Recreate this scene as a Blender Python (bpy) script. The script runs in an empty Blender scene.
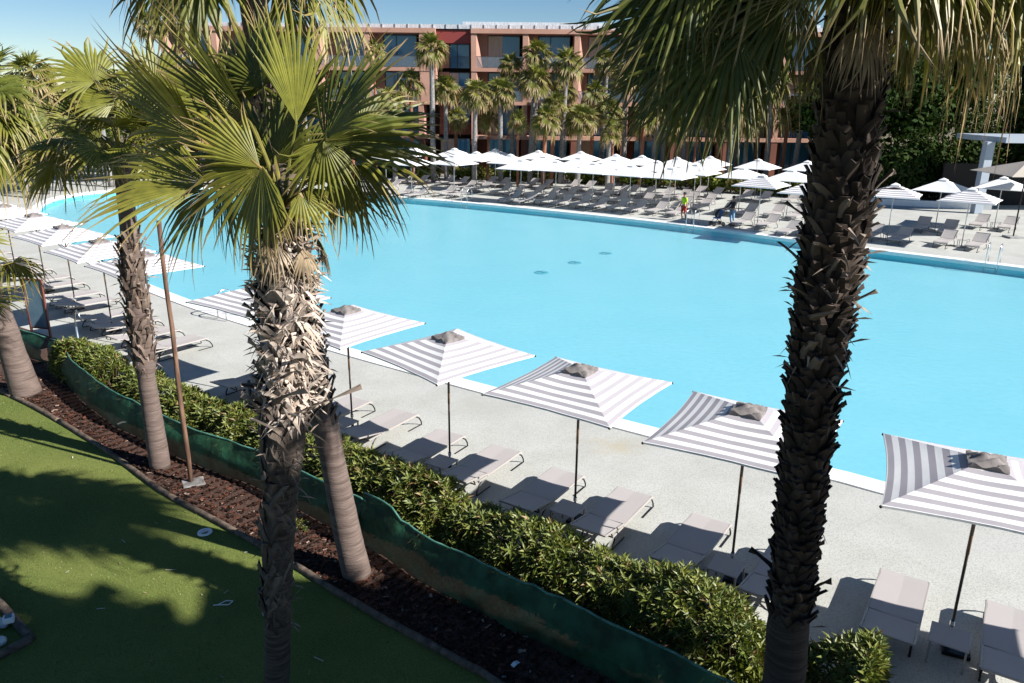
import bpy, bmesh, math, random
from math import sin, cos, pi, radians as R
from mathutils import Vector as V, Matrix, noise
from mathutils.geometry import tessellate_polygon
SC = bpy.context.scene
col = SC.collection
rng = random.Random(7)

# ------------------------------------------------------------------ camera
CH, CF, CT, CR = 7.5, 775.0, R(17.67), R(-.58)
def g(px, py, z=0.0):
    """point of the ground survey: where a sight line meets height z"""
    a = px-512; b = py-341.5
    u = (a*cos(CR)+b*sin(CR))/CF; v = (-a*sin(CR)+b*cos(CR))/CF
    s = (CH-z)/(sin(CT)+v*cos(CT))
    return V((u*s, (cos(CT)-v*sin(CT))*s, z))
def gy(px, py, Y):
    a = px-512; b = py-341.5
    u = (a*cos(CR)+b*sin(CR))/CF; v = (-a*sin(CR)+b*cos(CR))/CF
    s = Y/(cos(CT)-v*sin(CT))
    return V((u*s, Y, CH-s*(sin(CT)+v*cos(CT))))
cd = bpy.data.cameras.new('camera'); cam = bpy.data.objects.new('camera', cd); col.objects.link(cam)
cd.sensor_width = 36; cd.lens = CF/1024*36; cd.clip_end = 5000; cd.clip_start = .1
fw = V((0, cos(CT), -sin(CT))); up = V((0, sin(CT), cos(CT))); rt = V((1, 0, 0))
r2 = rt*cos(CR)+(-up)*sin(CR); d2 = -rt*sin(CR)+(-up)*cos(CR)
cam.matrix_world = Matrix(((r2.x, -d2.x, -fw.x, 0), (r2.y, -d2.y, -fw.y, 0), (r2.z, -d2.z, -fw.z, CH), (0, 0, 0, 1)))
SC.camera = cam

# ------------------------------------------------------------------ light
SUN_EL = R(33); SUND = V((.915, -.403, 0)).normalized()*cos(SUN_EL)+V((0, 0, sin(SUN_EL)))
w = bpy.data.worlds.new('World'); SC.world = w; w.use_nodes = True
nt = w.node_tree; sky = nt.nodes.new('ShaderNodeTexSky'); sky.sky_type = 'NISHITA'; sky.sun_disc = False
sky.sun_elevation = SUN_EL; sky.sun_rotation = math.atan2(SUND.x, SUND.y)
sky.altitude = 0; sky.air_density = .8; sky.dust_density = 0; sky.ozone_density = 2.4
hs = nt.nodes.new('ShaderNodeHueSaturation'); hs.inputs['Saturation'].default_value = 1.2; nt.links.new(sky.outputs[0], hs.inputs['Color']); nt.links.new(hs.outputs[0], nt.nodes['Background'].inputs[0]); nt.nodes['Background'].inputs[1].default_value = .05
sl = bpy.data.lights.new('sun', 'SUN'); sl.energy = 5.0; sl.angle = R(.53); sl.color = (1, .955, .89)
so = bpy.data.objects.new('sun', sl); col.objects.link(so); so.rotation_euler = (-SUND).to_track_quat('-Z', 'Y').to_euler(); so.location = (30, -20, 40)
SC.view_settings.view_transform = 'Standard'; SC.view_settings.look = 'None'; SC.view_settings.exposure = 1.0; SC.view_settings.gamma = 1
SC.render.resolution_x = 1024; SC.render.resolution_y = 683

# ------------------------------------------------------------------ materials
def mat(name, color=(.5, .5, .5), rough=.6, metal=0, spec=.5):
    m = bpy.data.materials.new(name); m.use_nodes = True
    b = m.node_tree.nodes['Principled BSDF']
    b.inputs['Base Color'].default_value = (*color, 1); b.inputs['Roughness'].default_value = rough
    b.inputs['Metallic'].default_value = metal; b.inputs['Specular IOR Level'].default_value = spec
    return m
def N(m, t, **kw):
    n = m.node_tree.nodes.new(t)
    for k, v in kw.items():
        if k in n.inputs: n.inputs[k].default_value = v
        else: setattr(n, k, v)
    return n
def L(m, a, b): m.node_tree.links.new(a, b)
def B(m): return m.node_tree.nodes['Principled BSDF']
def ramp(m, stops, fac=None, interp='LINEAR'):
    n = N(m, 'ShaderNodeValToRGB'); cr = n.color_ramp; cr.interpolation = interp
    while len(cr.elements) < len(stops): cr.elements.new(.5)
    for e, (p, c) in zip(cr.elements, stops): e.position = p; e.color = (*c, 1)
    if fac: L(m, fac, n.inputs[0])
    return n
def mixc(m, fac, a, b, blend='MIX'):
    n = N(m, 'ShaderNodeMix', data_type='RGBA', blend_type=blend)
    for s, v in ((0, fac), (6, a), (7, b)):
        if hasattr(v, 'links'): L(m, v, n.inputs[s])
        else: n.inputs[s].default_value = v if s == 0 else (*v, 1)
    return n.outputs[2]
def noisemat(name, c1, c2, scale, rough=.7, c3=None, scale3=1, bump=0, bscale=None, detail=6, coord='Object', spec=.4, stretch=None, lo=.35, hi=.65):
    m = mat(name, c1, rough, spec=spec)
    tc = N(m, 'ShaderNodeTexCoord'); out = tc.outputs[coord]
    if stretch:
        mp = N(m, 'ShaderNodeMapping'); mp.inputs['Scale'].default_value = stretch; L(m, out, mp.inputs[0]); out = mp.outputs[0]
    n = N(m, 'ShaderNodeTexNoise', Scale=scale, Detail=detail); L(m, out, n.inputs['Vector'])
    r = ramp(m, [(lo, c1), (hi, c2)], n.outputs[0]); c = r.outputs[0]
    if c3:
        n3 = N(m, 'ShaderNodeTexNoise', Scale=scale3, Detail=4); L(m, out, n3.inputs['Vector'])
        f = ramp(m, [(.45, (0, 0, 0)), (.7, (1, 1, 1))], n3.outputs[0]); c = mixc(m, f.outputs[0], c, c3)
    L(m, c, B(m).inputs['Base Color'])
    if bump:
        nb = N(m, 'ShaderNodeTexNoise', Scale=bscale or scale, Detail=6); L(m, out, nb.inputs['Vector'])
        bp = N(m, 'ShaderNodeBump', Strength=bump, Distance=.02); L(m, nb.outputs[0], bp.inputs['Height']); L(m, bp.outputs[0], B(m).inputs['Normal'])
    return m
def leafmat(name, transl=.3, rough=.45, spec=.5, attr='Col'):
    m = mat(name, (.1, .15, .03), rough, spec=spec)
    a = N(m, 'ShaderNodeAttribute', attribute_name=attr)
    tc = N(m, 'ShaderNodeTexCoord'); n = N(m, 'ShaderNodeTexNoise', Scale=9, Detail=3); L(m, tc.outputs['Object'], n.inputs['Vector'])
    r = ramp(m, [(.3, (.75, .75, .75)), (.7, (1.2, 1.15, 1.1))], n.outputs[0])
    c = mixc(m, 1.0, a.outputs[0], r.outputs[0], 'MULTIPLY'); L(m, c, B(m).inputs['Base Color'])
    if transl:
        t = N(m, 'ShaderNodeBsdfTranslucent'); c2 = mixc(m, 1.0, c, (1.2, 1.25, .6), 'MULTIPLY'); L(m, c2, t.inputs[0])
        mx = N(m, 'ShaderNodeMixShader'); mx.inputs[0].default_value = transl
        L(m, B(m).outputs[0], mx.inputs[1]); L(m, t.outputs[0], mx.inputs[2])
        L(m, mx.outputs[0], m.node_tree.nodes['Material Output'].inputs[0])
    return m
M = {}
M['leaf'] = leafmat('palm_leaf', .11, .48, .4)
M['leaf_far'] = leafmat('palm_leaf_far', .25, .5, .4)
M['bush'] = leafmat('bush_leaf', .22, .46, .45)
M['bush_far'] = leafmat('bush_leaf_far', .15, .8, .1)
M['bark'] = leafmat('leaf_base', 0, .85, .2)
M['deck'] = noisemat('deck_resin', (.36, .365, .345), (.47, .475, .45), 38, .85, (.40, .405, .385), .35, bump=.25, bscale=60)
def _deck():                                    # faint casting joints and worn patches
    m = M['deck']; tc = N(m, 'ShaderNodeTexCoord')
    old = B(m).inputs['Base Color'].links[0].from_socket
    v = N(m, 'ShaderNodeTexVoronoi', Scale=26); L(m, tc.outputs['Object'], v.inputs['Vector'])
    r = ramp(m, [(0, (.72, .72, .72)), (.5, (1.08, 1.08, 1.08))], v.outputs['Distance'])
    c = mixc(m, 1.0, old, r.outputs[0], 'MULTIPLY')
    n = N(m, 'ShaderNodeTexNoise', Scale=.8, Detail=6); L(m, tc.outputs['Object'], n.inputs['Vector'])
    r2_ = ramp(m, [(.3, (.9, .9, .88)), (.6, (1.03, 1.03, 1.03))], n.outputs[0])
    c = mixc(m, 1.0, c, r2_.outputs[0], 'MULTIPLY')
    mp = N(m, 'ShaderNodeMapping'); mp.inputs['Rotation'].default_value = (0, 0, R(-37)); L(m, tc.outputs['Object'], mp.inputs[0])
    bk = N(m, 'ShaderNodeTexBrick', Scale=1.0, offset=0.0); bk.inputs['Mortar Size'].default_value = .006; bk.inputs['Brick Width'].default_value = 3.1; bk.inputs['Row Height'].default_value = 3.1
    for k_, v_ in (('Color1', 1.0), ('Color2', .965), ('Mortar', .86)): bk.inputs[k_].default_value = (v_, v_, v_, 1)
    L(m, mp.outputs[0], bk.inputs['Vector']); c = mixc(m, 1.0, c, bk.outputs['Color'], 'MULTIPLY')
    for (sx, sy, sr, sc_) in ((2.35, 15.85, .55, (.40, .35, .24)), (-5.6, 21.3, .5, (.36, .36, .33)), (7.6, 12.2, .7, (.38, .385, .36)), (-.9, 18.2, .6, (.37, .37, .34))):
        vs_ = N(m, 'ShaderNodeVectorMath', operation='DISTANCE'); vs_.inputs[1].default_value = (sx, sy, 0); L(m, tc.outputs['Object'], vs_.inputs[0])
        nn_ = N(m, 'ShaderNodeTexNoise', Scale=2.5, Detail=4); L(m, tc.outputs['Object'], nn_.inputs['Vector'])
        ad_ = N(m, 'ShaderNodeMath', operation='MULTIPLY_ADD'); L(m, nn_.outputs[0], ad_.inputs[0]); ad_.inputs[1].default_value = 1.2; L(m, vs_.outputs['Value'], ad_.inputs[2])
        f_ = ramp(m, [(.0, (.55, .55, .55)), (1.0, (0, 0, 0))]); mr = N(m, 'ShaderNodeMapRange'); mr.inputs['From Min'].default_value = .35+sr*.6; mr.inputs['From Max'].default_value = .75+sr; L(m, ad_.outputs[0], mr.inputs['Value']); L(m, mr.outputs[0], f_.inputs[0])
        c = mixc(m, f_.outputs[0], c, sc_)
    L(m, c, B(m).inputs['Base Color'])
_deck()
M['coping'] = noisemat('coping_white', (.80, .80, .79), (.86, .86, .85), 4, .5)
M['ground'] = noisemat('earth', (.11, .085, .055), (.2, .16, .1), .6, .95, (.08, .1, .04), .1)
M['mulch'] = noisemat('mulch', (.009, .005, .004), (.065, .032, .022), 22, .95, (.13, .07, .05), 55, bump=1.0, bscale=30, lo=.3, hi=.7)
M['turf'] = noisemat('turf', (.10, .14, .03), (.185, .215, .06), 45, .9, (.145, .175, .045), 1.3, bump=.8, bscale=120, spec=.15)
def _turf():
    m = M['turf']; tc = N(m, 'ShaderNodeTexCoord'); old = B(m).inputs['Base Color'].links[0].from_socket
    n = N(m, 'ShaderNodeTexNoise', Scale=170, Detail=2); L(m, tc.outputs['Object'], n.inputs['Vector'])
    r = ramp(m, [(.35, (.55, .6, .5)), (.62, (1.35, 1.35, 1.4))], n.outputs[0]); c = mixc(m, 1.0, old, r.outputs[0], 'MULTIPLY')
    n2 = N(m, 'ShaderNodeTexNoise', Scale=.45, Detail=4); L(m, tc.outputs['Object'], n2.inputs['Vector'])
    r2_ = ramp(m, [(.35, (.8, .85, .8)), (.65, (1.2, 1.1, 1.15))], n2.outputs[0]); c = mixc(m, 1.0, c, r2_.outputs[0], 'MULTIPLY')
    L(m, c, B(m).inputs['Base Color'])
_turf()
M['pool_floor'] = noisemat('pool_floor', (.37, .77, .87), (.40, .79, .89), .35, .6, bump=0)
def _caust():
    m = M['pool_floor']; tc = N(m, 'ShaderNodeTexCoord'); old = B(m).inputs['Base Color'].links[0].from_socket
    v = N(m, 'ShaderNodeTexNoise', Scale=5, Detail=5); L(m, tc.outputs['Object'], v.inputs['Vector'])
    r = ramp(m, [(.3, (.95, .97, .98)), (.7, (1.04, 1.02, 1.01))], v.outputs[0]); L(m, mixc(m, 1.0, old, r.outputs[0], 'MULTIPLY'), B(m).inputs['Base Color'])
_caust()
M['pool_wall'] = mat('pool_wall', (.10, .62, .72), .5)
M['drain'] = mat('drain', (.16, .52, .62), .5)
def water():
    m = mat('pool_water', (.6, .9, .95)); nt = m.node_tree; nt.nodes.remove(B(m))
    t = N(m, 'ShaderNodeBsdfTransparent'); t.inputs[0].default_value = (.88, .99, 1.0, 1)
    gl = N(m, 'ShaderNodeBsdfGlossy', Roughness=.12); gl.inputs[0].default_value = (1, 1, 1, 1)
    tc = N(m, 'ShaderNodeTexCoord'); mp = N(m, 'ShaderNodeMapping'); mp.inputs['Scale'].default_value = (1, 1.6, 1); L(m, tc.outputs['Object'], mp.inputs[0])
    n = N(m, 'ShaderNodeTexNoise', Scale=3.2, Detail=5); L(m, mp.outputs[0], n.inputs['Vector'])
    bp = N(m, 'ShaderNodeBump', Strength=.5, Distance=.05); L(m, n.outputs[0], bp.inputs['Height']); L(m, bp.outputs[0], gl.inputs['Normal'])
    fr = N(m, 'ShaderNodeFresnel', IOR=1.33); L(m, bp.outputs[0], fr.inputs['Normal'])
    mu = N(m, 'ShaderNodeMath', operation='MULTIPLY'); L(m, fr.outputs[0], mu.inputs[0]); mu.inputs[1].default_value = .45
    mx = N(m, 'ShaderNodeMixShader'); L(m, mu.outputs[0], mx.inputs[0]); L(m, t.outputs[0], mx.inputs[1]); L(m, gl.outputs[0], mx.inputs[2])
    L(m, mx.outputs[0], nt.nodes['Material Output'].inputs[0]); return m
M['water'] = water()
M['trunk'] = noisemat('palm_trunk_smooth', (.115, .083, .07), (.18, .135, .118), 7, .9, (.085, .06, .052), 2, bump=.7, bscale=9, stretch=(.7, .7, 9))
M['trunk_dark'] = noisemat('palm_trunk_dark', (.045, .034, .028), (.095, .074, .062), 9, .9, (.035, .026, .022), 3, bump=.8, bscale=22, stretch=(.6, .6, 9))
M['trunk_shaded'] = noisemat('palm_trunk_shaded', (.05, .037, .03), (.14, .108, .09), 8, .9, (.04, .03, .024), 3, bump=.8, bscale=20, stretch=(.6, .6, 9))  # darker copy of the smooth trunk, its shade put into the colour
M['trunk_grey'] = noisemat('palm_trunk_grey', (.11, .105, .10), (.30, .285, .28), 5, .9, bump=.5, stretch=(1, 1, 6))
M['trunk_red'] = noisemat('palm_trunk_red', (.17, .065, .035), (.28, .115, .06), 5, .8, bump=.4, stretch=(1, 1, 4))
M['wood'] = noisemat('weathered_wood', (.06, .028, .018), (.20, .115, .075), 14, .8, bump=.6, stretch=(1, 1, .15))
M['log'] = noisemat('log_wood', (.06, .045, .035), (.16, .12, .09), 9, .9, bump=.8)
M['sling'] = noisemat('sling_fabric', (.36, .335, .33), (.41, .385, .38), 300, .75)
M['frame'] = mat('lounger_frame', (.34, .315, .295), .4, .0)
M['dark_metal'] = mat('dark_metal', (.022, .020, .020), .35, .6)
M['pole'] = noisemat('parasol_pole', (.05, .035, .028), (.075, .055, .045), 6, .35)
M['pole_wood'] = mat('parasol_pole_sleeve', (.16, .095, .055), .4)
M['pole_far'] = mat('parasol_pole_silver', (.5, .5, .5), .3, .6)
M['cap'] = noisemat('cap_cloth', (.15, .135, .132), (.23, .21, .205), 6, .85, bump=.5, bscale=7)
M['steel'] = mat('steel', (.72, .73, .74), .22, 1)
M['steel_blue'] = mat('painted_steel', (.12, .16, .2), .4, .3)
M['concrete'] = noisemat('concrete', (.25, .25, .25), (.36, .36, .35), 6, .9, bump=.4)
M['white'] = mat('white_plastic', (.78, .78, .78), .5)
M['black'] = mat('black_plastic', (.012, .012, .012), .5)
M['red'] = mat('red_cloth', (.42, .04, .025), .8)
M['lime'] = mat('lime_cloth', (.42, .68, .02), .8)
M['navy'] = mat('dark_cloth', (.015, .013, .018), .85)
M['jeans'] = noisemat('denim', (.10, .2, .34), (.22, .36, .5), 6, .85)
M['skin'] = mat('skin', (.34, .19, .13), .55)
M['hair'] = mat('hair', (.015, .01, .008), .6)
M['blue'] = mat('blue_cloth', (.01, .15, .5), .6)
def canopy(striped, base=.80):
    m = noisemat('canopy_striped' if striped else 'canopy_white', (base, base, base), (base+.03,)*3, 3, .8, bump=.25, bscale=4)
    c = B(m).inputs['Base Color'].links[0].from_socket
    if striped:
        at = N(m, 'ShaderNodeAttribute', attribute_name='Col'); s = N(m, 'ShaderNodeSeparateColor'); L(m, at.outputs[0], s.inputs[0])
        mu = N(m, 'ShaderNodeMath', operation='MULTIPLY'); L(m, s.outputs[0], mu.inputs[0]); mu.inputs[1].default_value = 6.85
        ad = N(m, 'ShaderNodeMath', operation='ADD'); L(m, mu.outputs[0], ad.inputs[0]); ad.inputs[1].default_value = .2
        fr = N(m, 'ShaderNodeMath', operation='FRACT'); L(m, ad.outputs[0], fr.inputs[0])
        st = ramp(m, [(0, (1, 1, 1)), (.47, (0, 0, 0)), (.97, (1, 1, 1))], fr.outputs[0], 'CONSTANT')
        c = mixc(m, st.outputs[0], (.385, .365, .40), c)
        L(m, c, B(m).inputs['Base Color'])
    t = N(m, 'ShaderNodeBsdfTranslucent'); L(m, c, t.inputs[0]); mxs = N(m, 'ShaderNodeMixShader'); mxs.inputs[0].default_value = .12
    L(m, B(m).outputs[0], mxs.inputs[1]); L(m, t.outputs[0], mxs.inputs[2]); L(m, mxs.outputs[0], m.node_tree.nodes['Material Output'].inputs[0])
    return m
M['canopy'] = canopy(True); M['canopy_white'] = canopy(False)
def netmat():
    m = noisemat('green_shade_net', (.004, .028, .011), (.010, .065, .028), 5, .7, (.025, .12, .06), 2.2, bump=.8, bscale=9)
    t = N(m, 'ShaderNodeBsdfTransparent'); t.inputs[0].default_value = (1, 1, 1, 1)
    mx = N(m, 'ShaderNodeMixShader'); mx.inputs[0].default_value = .10
    L(m, B(m).outputs[0], mx.inputs[1]); L(m, t.outputs[0], mx.inputs[2]); L(m, mx.outputs[0], m.node_tree.nodes['Material Output'].inputs[0]); return m
M['net'] = netmat()
M['net_hem'] = noisemat('net_hem', (.03, .12, .085), (.10, .26, .2), 7, .6, bump=.6)
M['salmon'] = noisemat('salmon_render', (.36, .20, .15), (.44, .25, .19), .5, .85)
M['terra_shaded'] = noisemat('terracotta_shaded', (.13, .05, .033), (.19, .072, .048), .5, .85)  # terracotta darkened so the lower storeys carry shade in their colour
M['redbeam'] = mat('red_beam', (.20, .03, .026), .7)
M['roofmetal'] = noisemat('roof_metal', (.36, .38, .42), (.55, .57, .6), 3, .5, stretch=(3, 1, 1))
def glass():
    m = mat('window_glass', (.035, .20, .40), .1, spec=.5); B(m).inputs['Metallic'].default_value = .0  # blue base colour stands in for reflected sky
    B(m).inputs['Coat Weight'].default_value = .5; B(m).inputs['Coat Roughness'].default_value = .03; B(m).inputs['Coat IOR'].default_value = 1.6
    return m
M['glass'] = glass()
M['balu'] = mat('balustrade_glass', (.16, .22, .27), .15); B(M['balu']).inputs['Alpha'].default_value = .3
M['winframe'] = mat('window_frame', (.05, .05, .055), .5)
M['curtain'] = mat('curtain', (.5, .44, .38), .9)
M['dark_int'] = mat('dark_interior', (.02, .017, .016), .9)
M['greyblue'] = mat('grey_blue_paint', (.35, .40, .46), .6)
M['beige_canvas'] = mat('beige_canvas', (.40, .36, .31), .85)
M['sign_panel'] = noisemat('sign_panel', (.10, .18, .25), (.15, .24, .31), 3, .4)
M['sign_frame'] = mat('sign_frame', (.14, .045, .035), .5)
M['stone'] = noisemat('white_stone', (.55, .53, .5), (.75, .74, .72), 12, .9)
M['flower'] = mat('flower', (.8, .16, .01), .6)

# ------------------------------------------------------------------ mesh building
class MB:
    def __init__(s): s.v = []; s.f = []; s.c = []; s.mi = []; s.m = 0
    def add(s, vs, fs, c=None):
        b = len(s.v); s.v += [tuple(p) for p in vs]; s.f += [tuple(i+b for i in f) for f in fs]; s.mi += [s.m]*len(fs)
        if c is None: c = (1, 1, 1)
        if isinstance(c, list): s.c += c
        else: s.c += [c]*len(vs)
    def box(s, cx, cy, cz, sx, sy, sz, rz=0, c=None, mtx=None):
        vs = []
        for z in (-1, 1):
            for x, y in ((-1, -1), (1, -1), (1, 1), (-1, 1)):
                p = V((x*sx/2, y*sy/2, z*sz/2))
                if rz: p = Matrix.Rotation(rz, 3, 'Z') @ p
                p += V((cx, cy, cz)); vs.append(mtx @ p if mtx else p)
        s.add(vs, [(0, 3, 2, 1), (4, 5, 6, 7), (0, 1, 5, 4), (1, 2, 6, 5), (2, 3, 7, 6), (3, 0, 4, 7)], c)
    def tube(s, pts, rad, n=8, c=None, caps=True, jit=0, flat=1.0):
        pts = [V(p) for p in pts]; m = len(pts)
        if not hasattr(rad, '__len__'): rad = [rad]*m
        t0 = (pts[1]-pts[0]).normalized(); a = V((0, 0, 1)) if abs(t0.z) < .9 else V((1, 0, 0)); x = t0.cross(a).normalized()
        vs = []
        for i, p in enumerate(pts):
            t = ((pts[min(i+1, m-1)]-pts[max(i-1, 0)])).normalized(); x = (x-t*x.dot(t)).normalized(); y = t.cross(x)
            for k in range(n):
                a = 2*pi*k/n; r = rad[i]*(1+(rng.uniform(-jit, jit) if jit else 0)); vs.append(p+x*cos(a)*r+y*sin(a)*r*flat)
        fs = [(i*n+k, i*n+(k+1) % n, (i+1)*n+(k+1) % n, (i+1)*n+k) for i in range(m-1) for k in range(n)]
        if caps: fs += [tuple(range(n-1, -1, -1)), tuple((m-1)*n+k for k in range(n))]
        s.add(vs, fs, c)
    def bar(s, a, b, w, h=None, c=None):
        a = V(a); b = V(b); h = h or w; t = (b-a).normalized(); u = V((0, 0, 1)) if abs(t.z) < .95 else V((0, 1, 0))
        x = t.cross(u).normalized(); y = x.cross(t)
        vs = [p+x*i*w/2+y*j*h/2 for p in (a, b) for i, j in ((-1, -1), (1, -1), (1, 1), (-1, 1))]
        s.add(vs, [(0, 3, 2, 1), (4, 5, 6, 7), (0, 1, 5, 4), (1, 2, 6, 5), (2, 3, 7, 6), (3, 0, 4, 7)], c)
    def ball(s, c0, r, n=10, m=7, c=None, sc=(1, 1, 1)):
        vs = []; fs = []
        for i in range(m+1):
            a = pi*i/m
            for k in range(n): b = 2*pi*k/n; vs.append(V((c0[0]+r*sc[0]*sin(a)*cos(b), c0[1]+r*sc[1]*sin(a)*sin(b), c0[2]+r*sc[2]*cos(a))))
        fs = [(i*n+k, (i+1)*n+k, (i+1)*n+(k+1) % n, i*n+(k+1) % n) for i in range(m) for k in range(n)]
        s.add(vs, fs, c)
    def build(s, name, mats, parent=None, smooth=False, colors=False, bevel=0):
        me = bpy.data.meshes.new(name); me.from_pydata(s.v, [], s.f)
        for m in (mats if isinstance(mats, list) else [mats]): me.materials.append(m)
        if any(s.mi): me.polygons.foreach_set('material_index', s.mi)
        if colors:
            at = me.color_attributes.new('Col', 'FLOAT_COLOR', 'POINT'); fl = []
            for c in s.c: fl += [c[0], c[1], c[2], 1]
            at.data.foreach_set('color', fl)
        if smooth: me.polygons.foreach_set('use_smooth', [True]*len(me.polygons))
        me.update(); o = bpy.data.objects.new(name, me); col.objects.link(o)
        if bevel:
            b = o.modifiers.new('bevel', 'BEVEL'); b.width = bevel; b.segments = 2; b.limit_method = 'ANGLE'
        if parent: o.parent = parent
        return o
def tag(o, label=None, cat=None, group=None, kind=None):
    if label: o['label'] = label
    if cat: o['category'] = cat
    if group: o['group'] = group
    if kind: o['kind'] = kind
    return o
def empty(name, loc=(0, 0, 0), rz=0):
    o = bpy.data.objects.new(name, None); o.location = loc; o.rotation_euler = (0, 0, rz); o.empty_display_size = .3; col.objects.link(o); return o
KIDS = {}
def kids(o): return [c for c in list(col.objects) if c.parent == o]
def copy_tree(o, parent=None):
    if o.name not in KIDS: KIDS[o.name] = kids(o)
    c = o.copy(); col.objects.link(c)
    if parent: c.parent = parent
    for k in KIDS[o.name]: copy_tree(k, c)
    return c
def lerp(a, b, t): return a+(b-a)*t
def mixt(a, b, t): return tuple(lerp(x, y, t) for x, y in zip(a, b))
ORD = ['first', 'second', 'third', 'fourth', 'fifth', 'sixth', 'seventh', 'eighth', 'ninth', 'tenth', 'eleventh', 'twelfth', 'thirteenth', 'fourteenth', 'fifteenth', 'sixteenth']

def catmull(P, n=8):
    P = [V(p) for p in P]; out = []
    Q = [P[0]*2-P[1]]+P+[P[-1]*2-P[-2]]
    for i in range(1, len(Q)-2):
        for k in range(n):
            t = k/n; a, b, c, d = Q[i-1:i+3]
            out.append(.5*((2*b)+(c-a)*t+(2*a-5*b+4*c-d)*t*t+(3*b-a-3*c+d)*t**3))
    out.append(P[-1]); return out
def sheet(name, outer, holes, z, m, parent=None):
    loops = [[V((p[0], p[1], 0)) for p in outer]]+[[V((p[0], p[1], 0)) for p in h] for h in holes]
    tris = tessellate_polygon(loops); vs = [p for l in loops for p in l]
    fs = []
    for t in tris:
        a, b, c = (vs[i] for i in t)
        fs.append(tuple(t) if (b-a).cross(c-a).z > 0 else tuple(reversed(t)))
    mb = MB(); mb.add([(p.x, p.y, z) for p in vs], fs); return mb.build(name, m, parent)

# ------------------------------------------------------------------ setting
near_px = [(1400, 620), (1024, 510.5), (882, 475), (832, 463), (744, 446), (662, 427.5), (560, 403.5), (484, 386), (420, 370), (360, 355), (300, 339), (245, 324), (197, 310), (147, 292), (108, 275), (75, 257), (50, 240), (38, 228)]
P = [g(x, y)for x, y in near_px]
P += [g(36, 222), g(41, 214), g(52, 208.6), g(70, 204), g(98, 200), g(140, 196.3), g(190, 194.3), g(240, 193.8), g(307, 195.5)]
P += [g(408, 200.5), g(520, 208), g(667, 220.5), g(802, 235.5), g(866, 242.3), g(1024, 258.5), g(1400, 300)]
pool = [p.to_2d() for p in catmull([V((p.x, p.y, 0)) for p in P], 4)]
def offset(poly, d):
    out = []; n = len(poly); A = sum(poly[i].x*poly[(i+1) % n].y-poly[(i+1) % n].x*poly[i].y for i in range(n)); sg = 1 if A > 0 else -1
    for i in range(n):
        e = (poly[(i+1) % n]-poly[i-1]).normalized(); out.append(poly[i]+V((e.y, -e.x))*d*sg)
    return out
cop = offset(pool, .52); copi = offset(pool, -.03)
ground_out = [(-1500, -300), (1500, -300), (1500, 3000), (-1500, 3000)]
tag(sheet('ground', ground_out, [offset(pool, .1)], -.03, M['ground']), kind='structure')
deck_out = [(-70, 0), (60, -2), (60, 62), (34, 60), (22, 66), (12, 70.5), (0, 74.5), (-14, 79), (-40, 82), (-70, 82)]
tag(sheet('pool_deck', deck_out, [offset(pool, .45)], 0, M['deck']), kind='structure')
# coping: a raised rounded rim in slabs
mb = MB(); n = len(pool)
for i in range(n):
    j = (i+1) % n
    if (pool[j]-pool[i]).length > 60: continue
    a, b, c, d = copi[i], copi[j], cop[j], cop[i]; zt = .035
    m_ = max(1, int((pool[j]-pool[i]).length/1.0))
    for k in range(m_):
        t0 = k/m_+.004; t1 = (k+1)/m_-.004 if m_ > 1 else 1
        q = [a.lerp(b, t0), a.lerp(b, t1), d.lerp(c, t1), d.lerp(c, t0)]
        vs = [(p.x, p.y, zt) for p in q]+[(p.x, p.y, -.14) for p in q]
        mb.add(vs, [(0, 1, 2, 3), (3, 2, 1, 0)][:1]+[(0, 4, 5, 1), (1, 5, 6, 2), (2, 6, 7, 3), (3, 7, 4, 0)])
tag(mb.build('pool_coping', M['coping']), kind='structure')
mb = MB(); pw = offset(pool, .02)
for i in range(n):
    j = (i+1) % n; mb.add([(pw[i].x, pw[i].y, -.05), (pw[j].x, pw[j].y, -.05), (pw[j].x, pw[j].y, -.5), (pw[i].x, pw[i].y, -.5)], [(0, 1, 2, 3)])
tag(mb.build('pool_wall', M['pool_wall']), kind='structure')
tag(sheet('pool_floor', offset(pool, .03), [], -.42, M['pool_floor']), kind='structure')
tag(sheet('water', offset(pool, .01), [], -.06, M['water']), kind='structure')
for i, (x, y) in enumerate([(540, 272), (573, 261.5), (604, 251.5)]):
    p = g(x, y, -.415); mb = MB(); vs = []
    for rr, z in ((.36, 0), (.32, .02), (.1, .02)):
        vs += [(rr*cos(2*pi*k/20), rr*sin(2*pi*k/20), z) for k in range(20)]
    mb.add(vs, [(a*20+k, a*20+(k+1) % 20, (a+1)*20+(k+1) % 20, (a+1)*20+k) for a in range(2) for k in range(20)]+[tuple(40+k for k in range(20))])
    for k in range(6): mb.box(0, 0, .026, .55, .03, .012, rz=pi*k/6)
    o = mb.build('pool_drain', M['drain']); o.location = p
    tag(o, f'dark round drain on the pool floor, {["nearest the camera", "middle one of the three", "farthest from the camera"][i]}', 'drain', 'floor drains in the middle of the pool')

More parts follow.
